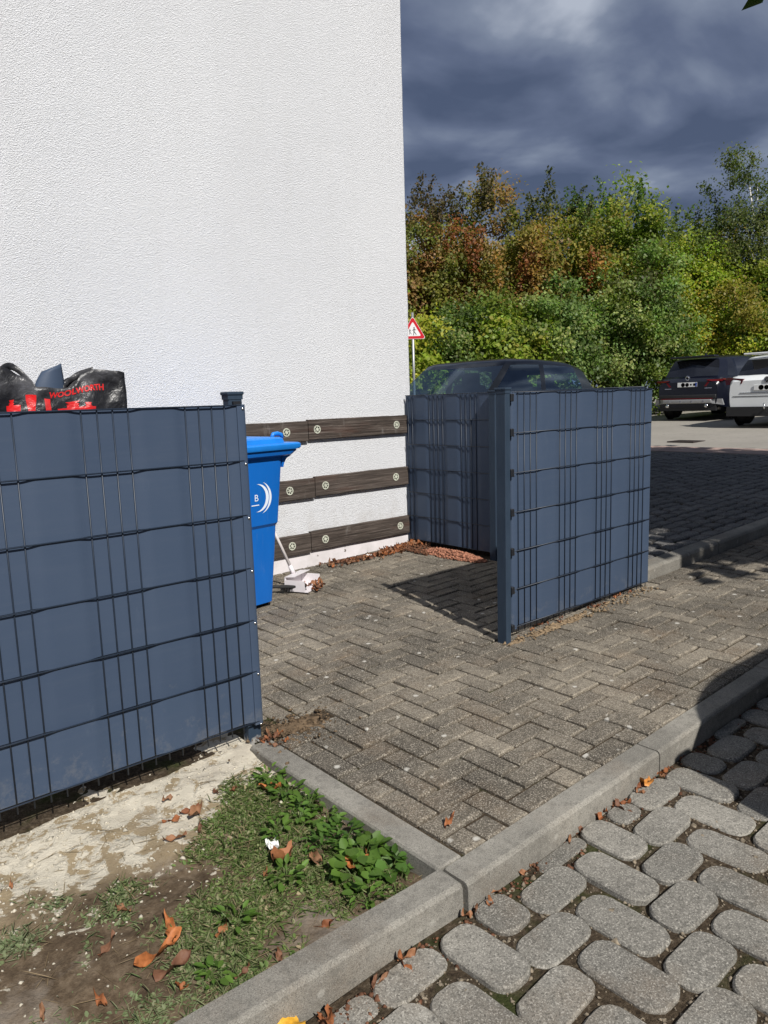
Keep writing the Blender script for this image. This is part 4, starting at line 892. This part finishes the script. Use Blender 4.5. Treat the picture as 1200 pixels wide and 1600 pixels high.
def hedge():
    G_ = 'trees and bushes along the far side of the parking street'; r = random.Random(3)
    def sp(n, rad, c, ln=(.6, 1.3)):
        o = []
        for _ in range(n):
            a = r.random()*6.3; q = r.random()**.5*.75; x, y = rad[0]*q*math.cos(a), rad[1]*q*math.sin(a); z = rad[2]*math.sqrt(max(0, 1-q*q))*.9
            o.append((x, y, z, r.gauss(0, .35), r.gauss(0, .35), 1.0, r.uniform(*ln), c))
        return o
    def dr(n, rad, c, ln=(.8, 1.7)):      # hanging red creeper strands on the camera side
        o = []
        for _ in range(n):
            a = R(r.uniform(190, 290)); z = rad[2]*r.uniform(-.1, .65); k = math.sqrt(max(.05, 1-(z/rad[2])**2))*1.0; o.append((rad[0]*k*math.cos(a), rad[1]*k*math.sin(a), z, r.gauss(0, .15), r.gauss(0, .15), -1.0, r.uniform(*ln), c))
        return o
    # back row (u of the photo grows with x and falls with y)
    R1 = (2.3, 2.3, 2.9)
    tree('hawthorn_tree', 'brown tinged bushy tree just right of the house corner', 17.0, 18.0, 6.4, R1, 4.45, 11, BROWN, .14, 190, 166, 0.092, .42, [(-1.2, -1.4, -.9, .6, ORG)], sp(16, R1, (.10, .075, .035)) + dr(2, R1, RED), G_, multi=3)
    tree('hawthorn_tree', 'russet topped tree second from the house corner', 18.9, 16.7, 6.5, R1, 4.35, 12, BROWN[:3]+OLIVE, .14, 190, 166, 0.092, .42, [(-1.7, -1.2, .9, .4, ORG)], sp(14, R1, (.09, .08, .032)) + dr(4, R1, RED) + dr(2, R1, ORG), G_, multi=3)
    tree('creeper_tree', 'olive tree hung with red creeper in the middle of the hedge', 20.6, 15.4, 6.1, R1, 4.1, 13, OLIVE, .14, 190, 166, 0.092, .42, [(-.6, -2.0, .2, .4, ORG)], sp(12, R1, (.075, .085, .028)) + dr(3, R1, RED) + dr(3, R1, ORG), G_, multi=3)
    tree('leafy_tree', 'tall light green tree above the right fence end', 22.6, 14.6, 6.6, (2.1, 2.1, 2.7), 4.2, 14, GREEN, .15, 180, 166, 0.096, .42, [(-1.3, -1.4, -2.2, .8, ORG)], sp(20, (2.1, 2.1, 2.8), (.085, .145, .03), (.7, 1.5)), G_)
    tree('leafy_tree', 'yellow green rounded tree above the dark blue car', 24.3, 13.1, 5.7, (2.1, 2.1, 2.4), 3.7, 15, YELL[:3]+GREEN[:2], .14, 180, 166, 0.089, .40, (), sp(12, (2.1, 2.1, 2.6), (.11, .15, .03)), G_)
    tree('leafy_tree', 'dark olive tree between the yellow green tree and birch', 26.6, 12.4, 5.8, (2.2, 2.2, 2.4), 3.9, 16, OLIVE+DARK, .14, 170, 166, 0.089, .42, (), sp(9, (2.2, 2.2, 2.6), (.05, .065, .02)), G_)
    tree('birch_tree', 'birch with leaning white trunk at the right edge of the hedge', 27.4, 10.4, 7.9, (1.9, 1.9, 2.9), 5.3, 17, [(.105, .135, .030), (.125, .145, .034), (.085, .110, .028)], .13, 130, 140, 0.070, .36, (), sp(10, (1.9, 1.9, 3.0), (.11, .14, .03), (.5, 1.0)), G_, 'birch_bark', (-1.0, 1.1), droop=.5, limbs=7)
    tree('leafy_tree', 'shaded dark tree below the birch at the picture edge', 27.6, 9.9, 5.2, (2.2, 2.2, 2.5), 3.4, 18, DARK, .14, 150, 166, 0.089, .42, (), (), G_)
    # front row, low bushes
    R2 = (1.55, 1.5, 1.75)
    tree('maple_bush', 'bright yellow green bush behind the warning sign', 14.9, 16.3, 3.4, (1.5, 1.5, 1.6), 2.0, 21, YELL[:2]+GREEN[1:2], .08, 110, 175, 0.111, .34, (), (), G_, multi=3, cat='bush')
    tree('dark_bush', 'dark green bush between the warning sign and black car roof', 16.6, 15.2, 3.6, R2, 2.1, 22, BLUEG+DARK, .08, 120, 175, 0.089, .34, (), (), G_, multi=3, cat='bush')
    tree('maple_bush', 'lime green bush right above the black car windscreen', 16.9, 14.2, 3.4, (1.3, 1.3, 1.6), 2.2, 23, GREEN+YELL[2:3], .08, 100, 175, 0.111, .34, (), (), G_, multi=3, cat='bush')
    tree('dark_bush', 'blue green ivy like bush above the black car roof', 19.0, 13.7, 4.3, (1.8, 1.6, 2.1), 2.5, 24, BLUEG, .08, 150, 175, 0.089, .34, (), (), G_, multi=3, cat='bush')
    tree('dark_bush', 'dense deep green bush behind the right fence end', 21.1, 12.4, 4.4, (1.8, 1.6, 2.2), 2.5, 25, BLUEG+GREEN[2:3], .08, 150, 175, 0.089, .34, [(0, 0, 1.6, .9, (.10, .11, .03))], (), G_, multi=3, cat='bush')
    tree('yellow_bush', 'golden green bush directly behind the dark blue car', 24.0, 11.3, 3.9, (1.8, 1.6, 2.0), 2.3, 26, YELL, .08, 150, 175, 0.081, .34, [(-.8, -1.0, .8, .8, (.24, .20, .035))], (), G_, multi=3, cat='bush')
    tree('green_bush', 'mid green bush above the white car roof', 25.6, 10.0, 4.1, (1.8, 1.6, 2.1), 2.4, 27, GREEN+BLUEG[:1], .08, 150, 175, 0.089, .34, [(.6, -1.2, .2, .8, (.18, .19, .035))], (), G_, multi=3, cat='bush')
    tree('yellow_bush', 'yellowing bush at the right picture edge', 27.0, 8.6, 3.8, (1.7, 1.6, 1.9), 2.2, 28, YELL+OLIVE[:1], .08, 130, 175, 0.089, .34, (), (), G_, multi=3, cat='bush')
    tree('leafy_tree', 'tall dark green tree filling the gap behind the russet trees', 20.2, 18.3, 5.8, (3.0, 2.4, 2.6), 3.6, 29, DARK+OLIVE, .15, 170, 140, 0.111, .5, (), (), G_)
    tree('leafy_tree', 'dark green tree filling the gap behind the light green trees', 25.4, 15.2, 5.6, (3.0, 2.4, 2.5), 3.4, 30, DARK+BLUEG, .15, 170, 140, 0.111, .5, (), (), G_)
hedge()
tree('chestnut_tree', 'chestnut tree whose lowest twig hangs in at the top right corner', 7.68, -2.3, 8.0, (3.15, 2.2, 2.0), 5.3, 41, [(.055, .10, .022), (.070, .115, .026), (.045, .085, .020)], .22, 360, 90, .23, .55, (), [(.23, 2.3, .1, .01, 2.05, -.53, 2.13, (.055, .10, .02))], None, lean=(-.2, 1.2))

# ---------------------------------------------------------------- cars
def interp(tab, x):
    if x <= tab[0][0]: return tab[0][1]
    for (a, p), (c, q) in zip(tab, tab[1:]):
        if x <= c: t = (x-a)/(c-a); t = t*t*(3-2*t)*.5 + t*.5; return p+(q-p)*t
    return tab[-1][1]
def car(label, loc, rz, L, W, H, paint, belt, gh, roofz, nm='parked_car', wb=2.62, wr=.325, tail='hatch', group='parked cars', interior=True, dark_rear=False):
    """x forward, origin on the ground. belt: (x, z) of the shoulder line; gh: ring nodes (xb, yb, xt, yt, kind of the span that follows)"""
    c = thing(nm, label, 'car', loc, rz, group); hl = L/2
    # lower body
    m = MB(); xs = [-hl, -hl+.02, -hl+.06, -hl+.14, -hl+.28, -hl+.5] + [-hl+.5+(L-1.0)*i/22 for i in range(1, 22)] + [hl-.5, hl-.30, hl-.16, hl-.07, hl-.02, hl]; V = []; n = 0
    for x in xs:
        e = max(0, abs(x)-(hl-.6))/.6; wf = 1 - .16*e**2.4; zt = interp(belt, x); zb = .20+.10*e**2; hw = W/2*wf
        tuck = .05*max(0, abs(x)-(hl-.09))/.09
        sec = [(0, zb), (hw*.80, zb), (hw*.955, zb+.07), (hw*.985, zb+.20), (hw, zb+(zt-zb)*.55), (hw*.985, zb+(zt-zb)*.80), (hw*.955, zt-.05-tuck), (hw*.90, zt-.012-tuck), (hw*.80, zt-tuck), (hw*.4, zt+.012-tuck), (0, zt+.016-tuck)]
        row = [(x, y, z) for y, z in sec] + [(x, -y, z) for y, z in sec[-2:0:-1]]; n = len(row); V += row
    F = [tuple(range(n))] + [tuple((len(xs)-1)*n+i for i in range(n))]
    for k in range(len(xs)-1):
        for i in range(n): F.append((k*n+i, k*n+(i+1) % n, (k+1)*n+(i+1) % n, (k+1)*n+i))
    m.add(V, F); body = smooth_angle(m.build('body', paint, c), 40)
    # greenhouse
    full = [(a, b, d, e, k) for a, b, d, e, k in gh]
    spans = []
    for i in range(len(gh)-1): spans.append((gh[i], gh[i+1], gh[i][4], 1))
    ts = [0, .07, .25, .5, .75, .93, 1.0]; ring = {}
    def pt(nd0, nd1, f, t, s):
        xb = nd0[0]+(nd1[0]-nd0[0])*f; yb = nd0[1]+(nd1[1]-nd0[1])*f; xt = nd0[2]+(nd1[2]-nd0[2])*f; yt = nd0[3]+(nd1[3]-nd0[3])*f
        kind = nd0[4]
        if kind in ('windscreen', 'rear_window'):
            sg = 1 if kind == 'windscreen' else -1; yy0 = max(nd0[1], nd1[1]); yy1 = max(nd0[3], nd1[3]); xb = (nd1[0] if kind == 'windscreen' else nd0[0]) + (nd0[0]-nd1[0])*sg*(1-(yb/yy0)**2)*1.0*(1 if kind == 'windscreen' else 1)*sg if False else xb
        zb = interp(belt, xb)-.02; zt = roofz(xt); x = xb+(xt-xb)*t; y = yb+(yt-yb)*t; z = zb+(zt-zb)*t
        bul = .022*math.sin(math.pi*t); y += bul if yb > .3 else 0; return (x, s*y, z)
    parts = {}; shell = MB(); NS = 5
    for s in (1, -1):
        for nd0, nd1, kind, _ in spans:
            for q in range(len(ts)-1):
                glass = kind in ('windscreen', 'side_window', 'rear_window') and 1 <= q <= 4
                for k in range(NS):
                    P = [pt(nd0, nd1, f, t, s) for f, t in ((k/NS, ts[q]), ((k+1)/NS, ts[q]), ((k+1)/NS, ts[q+1]), (k/NS, ts[q+1]))]
                    if glass:
                        key = (kind, 0 if kind != 'side_window' else (s, round(nd0[0], 2))); parts.setdefault(key, MB()).add(P, [(0, 1, 2, 3)])
                    else: shell.add(P, [(0, 1, 2, 3)])
    # roof cap
    top = []
    for nd0, nd1, kind, _ in spans:
        for k in range(NS): top.append(pt(nd0, nd1, k/NS, 1.0, 1))
    top.append(pt(spans[-1][0], spans[-1][1], 1.0, 1.0, 1)); loop = top + [(x, -y, z) for x, y, z in top[::-1] if abs(y) > 1e-6]
    cx = sum(q[0] for q in loop)/len(loop); rings = []
    for sc, dz in ((1, 0), (.965, .016), (.88, .034), (.6, .052), (.3, .060)):
        rings.append([(cx+(x-cx)*sc, y*sc, roofz(cx+(x-cx)*sc)+dz) for x, y, z in loop])
    rings[0] = loop; N = len(loop); V = [p for r_ in rings for p in r_] + [(cx, 0, roofz(cx)+.062)]; F = []
    for k in range(len(rings)-1):
        for i in range(N): F.append((k*N+i, k*N+(i+1) % N, (k+1)*N+(i+1) % N, (k+1)*N+i))
    for i in range(N): F.append(((len(rings)-1)*N+i, (len(rings)-1)*N+(i+1) % N, len(V)-1))
    shell.add(V, F)
    def weld(o):
        bm = bmesh.new(); bm.from_mesh(o.data); bmesh.ops.remove_doubles(bm, verts=bm.verts, dist=.002); bmesh.ops.recalc_face_normals(bm, faces=bm.faces); bm.to_mesh(o.data); bm.free(); return smooth_angle(o, 40)
    weld(shell.build('cabin', paint, c))
    for (kind, _), mb in parts.items(): weld(mb.build(kind, 'dark_glass' if (dark_rear and kind != 'windscreen') else 'car_glass', c))
    if interior:
        m = MB()
        for sy in (-.36, .36):
            m.bbox((.05, sy, .62), (.5, .48, .16), .05, 2); m.bbox((-.22, sy, .92), (.14, .46, .62), .05, 2, Matrix.Rotation(R(-12), 3, 'Y')); m.bbox((-.32, sy, 1.29), (.09, .26, .18), .035, 2)
        m.bbox((-.95, 0, .90), (.16, 1.2, .55), .05, 2, Matrix.Rotation(R(-14), 3, 'Y'))
        for sy in (-.36, .36): m.bbox((-1.05, sy, 1.22), (.08, .24, .14), .03, 2)
        m.build('seats', 'seat_fabric', c, True)
        m = MB(); m.bbox((.80, 0, .86), (.5, 1.25, .2), .06, 2); m.build('dashboard', 'car_trim', c, True)
        m = MB(); m.lathe([(.17, -.012), (.185, 0), (.17, .012), (.158, 0)], 20, (.48, .36, .93), Matrix.Rotation(R(65), 3, 'Y')); m.build('steering_wheel', 'car_trim', c, True)
        m = MB(); m.bbox((.50, 0, roofz(.5)-.10), (.03, .22, .065), .012, 2); m.build('inside_mirror', 'car_trim', c, True)
    # wheels
    for x in (-wb/2, wb/2):
        for s in (-1, 1):
            y = s*(W/2-.11); Mx = Matrix.Rotation(R(90), 3, 'X')
            m = MB(); m.lathe([(wr+.055, -.005), (wr+.06, 0), (wr+.055, .005)], 24, (x, s*(W/2-.012), wr), Mx); m.build('wheel_arch', 'car_trim', c, True)
            m = MB(); m.lathe([(wr*.62, -.10), (wr*.93, -.108), (wr, -.085), (wr, .085), (wr*.93, .108), (wr*.62, .10)], 28, (x, y, wr), Mx); wh = m.build('wheel', 'rubber', c, True)
            m = MB(); m.lathe([(.03, s*-.112), (.07, s*-.110), (wr*.60, s*-.095), (wr*.64, s*-.104), (wr*.64, s*-.06), (.03, s*-.06)], 20, (x, y, wr), Mx); m.build('rim', 'rim_alloy', wh, True)
            for k in range(5):
                a = R(72*k); m = MB(); m.box((x+math.cos(a)*wr*.33, y+s*.108, wr+math.sin(a)*wr*.33), (wr*.6, .012, .05), M=Matrix.Rotation(-a, 3, 'Y')); m.build('spoke', 'rim_alloy', wh)
    return c, body
def plate(c, x, z, y=0, sgn=-1):
    m = MB(); m.bbox((x, y, z), (.012, .52, .115), .004, 1); p = m.build('number_plate', 'plate_white', c)
    m = MB(); m.box((x+sgn*.0075, y-sgn*-.24, z), (.002, .04, .105)); m.build('blue_band', 'plate_blue', p)
    for k, (dy, w_) in enumerate(((.11, .11), (.0, .10), (-.10, .05), (-.19, .07))):
        m = MB(); m.lathe([(.01, 0), (w_*.5, .0)][::-1] + [(.01, .002)], 10, (x+sgn*.0065, y-sgn*-dy if False else y+dy, z), Matrix.Rotation(R(90)*sgn, 3, 'Y')); m.build('blotted_number', 'ink_black', p)
def door_lines(c, xs, W, z0, z1):
    for x in xs:
        for s in (-1, 1): m = MB(); m.box((x, s*(W/2-.004), (z0+z1)/2), (.008, .012, z1-z0)); m.build('door_gap', 'car_trim', c)
def cars():
    # black hatchback behind the back fence, facing -X
    x, y = 7.24, 6.46
    roof = lambda q: 1.475 - .030*((q+.35)/1.0)**2 + (-.05*max(0, (q-.2))**2) - .05*max(0, -q-1.1)
    gh = [(1.42, 0, .44, 0, 'windscreen'), (1.16, .66, .33, .58, 'pillar'), (1.06, .73, .25, .625, 'side_window'), (-.22, .76, -.34, .645, 'pillar'), (-.33, .76, -.45, .645, 'side_window'), (-1.50, .75, -1.26, .63, 'pillar'), (-2.0, .69, -1.66, .58, 'rear_window'), (-2.08, 0, -1.76, 0, 'end')]
    belt = [(-2.2, .80), (-2.05, .94), (-1.0, .985), (.6, .955), (1.0, .93), (1.5, .86), (1.9, .74), (2.05, .62)]
    c, b = car('black hatchback parked behind the grey fence with only its cabin showing', (x, y, gz(x)+.08), math.pi+R(8), 4.45, 1.72, 1.52, 'paint_black', belt, gh, roof)
    for s in (-1, 1):
        m = MB(); m.bbox((.92, s*.90, .98), (.10, .20, .14), .04, 2); m.build('side_mirror', 'paint_black', c, True); m = MB(); m.bbox((1.90, s*.58, .66), (.22, .30, .14), .05, 2); m.build('headlight', 'chrome', c, True); m = MB(); m.bbox((-1.93, s*.66, .86), (.12, .20, .30), .04, 2); m.build('tail_light', 'tail_red', c, True)
    plate(c, 2.03, .48, 0, 1)
    # dark blue SUV, tail towards the camera
    L = 4.5; x, y = 18.5+L/2, 10.36-.93
    roof = lambda q: 1.575 - .022*(q+.1)**2
    gh = [(1.25, 0, .52, 0, 'windscreen'), (1.05, .68, .42, .56, 'pillar'), (.95, .78, .34, .62, 'side_window'), (-.20, .82, -.25, .66, 'pillar'), (-.30, .82, -.35, .66, 'side_window'), (-1.20, .81, -1.18, .655, 'pillar'), (-1.30, .81, -1.28, .65, 'side_window'), (-1.72, .78, -1.50, .64, 'pillar'), (-2.08, .70, -1.78, .58, 'rear_window'), (-2.16, 0, -1.88, 0, 'end')]
    belt = [(-2.25, .98), (-2.1, 1.07), (-1.0, 1.06), (.8, 1.02), (1.3, .98), (1.9, .90), (2.25, .72)]
    c, b = car('dark blue SUV parked tail first towards the fence, before the hedge', (x, y, gz(x)+.07), 0, L, 1.86, 1.65, 'paint_navy', belt, gh, roof, wb=2.68, wr=.345, dark_rear=True)
    hl = L/2
    m = MB(); m.bbox((-1.93, 0, 1.575), (.26, 1.18, .045), .018, 2); m.build('roof_spoiler', 'paint_navy', c, True)
    for s in (-1, 1):
        m = MB(); m.prism([(.50, .985), (.86, 1.00), (.90, .97), (.86, .935), (.62, .945), (.52, .962)], -.0, .16, lambda p, q, h: (-hl-.012+h+.10*max(0, (p-.5)/.4)**2, s*p, q)); m.build('tail_light', 'tail_red', c)
        for k in range(2):
            m = MB(); m.prism([(.52+.17*k, .93), (.58+.17*k, .93), (.50+.17*k, .82), (.44+.17*k, .82)], 0, .06, lambda p, q, h: (-hl-.006+h+.10*max(0, (p-.5)/.4)**2, s*p, q)); m.build('tail_light', 'tail_red', c)
    m = MB(); m.bbox((-hl-.006, 0, .56), (.06, 1.52, .11), .02, 2); m.build('bumper_insert', 'car_trim', c, True)
    m = MB(); m.bbox((-hl-.025, 0, .445), (.05, 1.30, .105), .02, 2); m.build('skid_plate', 'skid_silver', c, True)
    for k in range(4): m = MB(); m.box((-hl-.052, -.45+.3*k, .445), (.008, .03, .06)); m.build('skid_rib', 'chrome', c)
    for s in (-1, 1):
        m = MB(); m.prism([(.66, .39), (.92, .35), (.88, .50), (.62, .50)], 0, .05, lambda p, q, h: (-hl-.035+h+.12*max(0, (p-.6)/.35)**2, s*p, q)); m.build('skid_corner', 'skid_silver', c)
    m = MB(); m.box((-hl-.02, 0, .515), (.05, 1.36, .022)); m.build('reflector_strip', 'tail_red', c)
    m = MB(); m.box((-hl+.06, 0, .30), (.10, 1.5, .18)); m.build('underside', 'car_trim', c)
    for s in (-1, 1):
        m = MB(); m.tube([(-hl-.05, s*.52, .335), (-hl+.12, s*.52, .335)], .045, 12); m.build('exhaust_pipe', 'chrome', c, True)
    plate(c, -hl-.012, .87); m = MB(); m.lathe([(.035, 0), (.05, .006), (.065, 0)], 16, (-hl-.004, 0, 1.035), Matrix.Rotation(R(-90), 3, 'Y')); m.build('emblem', 'chrome', c, True)
    for dy in (-.55, .52): m = MB(); m.box((-hl-.004, dy, .775), (.01, .18, .018)); m.build('badge', 'chrome', c)
    for s in (-1, 1): m = MB(); m.bbox((.95, s*1.0, 1.08), (.12, .2, .15), .04, 2); m.build('side_mirror', 'paint_navy', c, True)
    m = MB(); m.prism([(-1.35, 0), (-1.15, 0), (-1.33, .09)], -.015, .015, lambda p, q, h: (p, h, 1.60+q)); m.build('antenna_fin', 'paint_navy', c)
    door_lines(c, (-1.15, -.22, .98), 1.86, .35, 1.0)
    # white estate at the picture edge
    L = 4.5; x, y = 16.3+L/2, 7.50-.92
    roof = lambda q: 1.490 - .022*(q+.1)**2
    belt = [(-2.25, .99), (-2.1, 1.055), (-1.0, 1.035), (.8, 1.0), (1.3, .96), (1.9, .88), (2.25, .70)]
    c, b = car('white car cut off by the right picture edge, tail towards the fence', (x, y, gz(x)+.07), 0, L, 1.84, 1.60, 'paint_white', belt, gh, roof, wb=2.68, wr=.335, dark_rear=True)
    m = MB(); m.bbox((-1.95, 0, 1.515), (.28, 1.16, .04), .016, 2); m.build('roof_spoiler', 'paint_white', c, True)
    for s in (-1, 1):
        m = MB(); m.prism([(.48, .99), (.88, 1.03), (.93, .98), (.90, .87), (.52, .89)], 0, .18, lambda p, q, h: (-hl-.012+h+.11*max(0, (p-.5)/.4)**2, s*p, q)); m.build('tail_light', 'tail_red', c)
    plate(c, -hl-.014, .80)
    m = MB(); m.lathe([(.052, 0), (.062, .010), (.072, 0)], 20, (-hl-.006, 0, .955), Matrix.Rotation(R(-90), 3, 'Y'))
    for pts in ([(-.035, .045), (0, -.002), (.035, .045)], [(-.05, .02), (-.022, -.045), (0, .004), (.022, -.045), (.05, .02)]): m.tube([(-hl-.012, a, .955+q) for a, q in pts], .007, 6)
    m.build('emblem', 'chrome', c, True)
    m = MB(); m.box((-hl+.03, 0, .30), (.14, 1.62, .20)); m.build('bumper_skirt', 'car_trim', c)
    m = MB(); m.box((-hl-.001, 0, .62), (.012, 1.40, .010)); m.build('tailgate_gap', 'car_trim', c)
    m = MB(); m.box((-hl-.004, 0, .695), (.012, 1.1, .012)); m.build('badge_strip', 'chrome', c)
    m = MB(); m.tube([(-hl+.05, 0, .36), (-hl-.09, 0, .36), (-hl-.11, 0, .43)], .018, 8); m.lathe([(.004, -.025), (.025, 0), (.004, .025)], 10, (-hl-.11, 0, .455)); m.build('tow_ball', 'chrome', c, True)
    for s in (-1, 1): m = MB(); m.bbox((.95, s*.99, 1.05), (.12, .2, .15), .04, 2); m.build('side_mirror', 'paint_white', c, True)
    door_lines(c, (-1.15, -.22, .98), 1.84, .35, .98)
    # car standing just right of the photographer; its shadow falls over the kerb
    roof = lambda q: 1.375 - .06*(q+1.30)**2 - .5*max(0, -q-1.45)**2
    gh2 = [(1.25, 0, .45, 0, 'windscreen'), (1.05, .62, .36, .52, 'pillar'), (.95, .72, .28, .58, 'side_window'), (-.2, .75, -.28, .61, 'pillar'), (-.3, .75, -.38, .61, 'side_window'), (-1.45, .75, -1.38, .62, 'pillar'), (-2.00, .73, -1.82, .61, 'rear_window'), (-2.07, 0, -1.92, 0, 'end')]
    belt = [(-2.1, .88), (-1.95, .97), (-1.0, .99), (.6, .96), (1.0, .93), (1.5, .86), (1.9, .74), (2.1, .62)]
    c, b = car('grey hatchback standing beside the photographer, known by its shadow on the kerb', (4.22, -.57, gz(4.1)-.09), 0, 4.2, 1.78, 1.5, 'paint_grey', belt, gh2, roof, wb=2.6)
    for s in (-1, 1):
        m = MB(); m.bbox((.92, s*.93, .99), (.10, .20, .14), .04, 2); m.build('side_mirror', 'paint_grey', c, True); m = MB(); m.bbox((-2.0, s*.68, .86), (.14, .22, .26), .04, 2); m.build('tail_light', 'tail_red', c, True)
    plate(c, -2.11, .62)
cars()

# ---------------------------------------------------------------- warning sign
def sign():
    x, y = 11.92, 12.66; az = math.atan2(-1, -.62); s = thing('warning_sign', 'red and white triangular warning sign peeping out past the house corner', 'sign', (x, y, gz(x)+.07), math.atan2(-.95, -.85)+math.pi/2)
    # local: x to the right of the sign face, -y towards the viewer
    zc = 2.49; m = MB(); m.tube([(0, .03, 0), (0, .03, zc+.42)], .030, 10); m.build('pole', 'galvanised', s, True)
    def tri(w_, r_=.035, n=4):
        h = w_*math.sqrt(3)/2; cs = [(-w_/2, -h/3), (w_/2, -h/3), (0, 2*h/3)]; o = []
        for i, (a, b) in enumerate(cs):
            l = math.hypot(a, b); k = 1-2*r_/l; ax, ay = a*k, b*k; a0 = (210, 330, 90)[i]
            for q in range(n): t = R(a0-60+120*q/(n-1)); o.append((ax+r_*math.cos(t), ay+r_*math.sin(t)))
        return o
    m = MB(); m.prism(tri(.60), -.004, .004, lambda p, q, h: (p, h, zc+q)); pl = m.build('plate', 'sign_white', s)
    m = MB(); m.prism(tri(.578), -.0055, -.0045, lambda p, q, h: (p, h, zc+q)); m.build('red_border', 'sign_red', pl)
    m = MB(); m.prism(tri(.375, .018), -.0075, -.006, lambda p, q, h: (p, h, zc+q)); m.build('white_field', 'sign_white', pl)
    m = MB(); f = lambda p, q, h: (p, h, zc-.03+q)
    def bar(a, b, w_):
        d = Vector((b[0]-a[0], b[1]-a[1])).normalized(); nx, ny = -d.y*w_/2, d.x*w_/2; m.prism([(a[0]+nx, a[1]+ny), (b[0]+nx, b[1]+ny), (b[0]-nx, b[1]-ny), (a[0]-nx, a[1]-ny)], -.0095, -.008, f)
    for ox, sc in ((.030, .88), (-.066, .62)):
        q = lambda a, b: (ox+a*sc, b*sc)
        m.prism([(ox+.017*sc*math.cos(R(30*k)), .125*sc+.017*sc*math.sin(R(30*k))) for k in range(12)], -.0095, -.008, f)
        bar(q(0, .105), q(-.005, .02), .026*sc); bar(q(-.005, .025), q(-.02, -.07), .016*sc); bar(q(-.005, .025), q(.035, -.025), .016*sc); bar(q(.035, -.025), q(.055, -.06), .014*sc); bar(q(0, .09), q(-.045, .055), .012*sc); bar(q(0, .09), q(.05, .06), .012*sc)
    m.build('pictogram', 'ink_black', pl)
    for dz in (-.12, .12): m = MB(); m.box((0, .012, zc+dz), (.09, .02, .03)); m.build('bracket', 'galvanised', s)
sign()
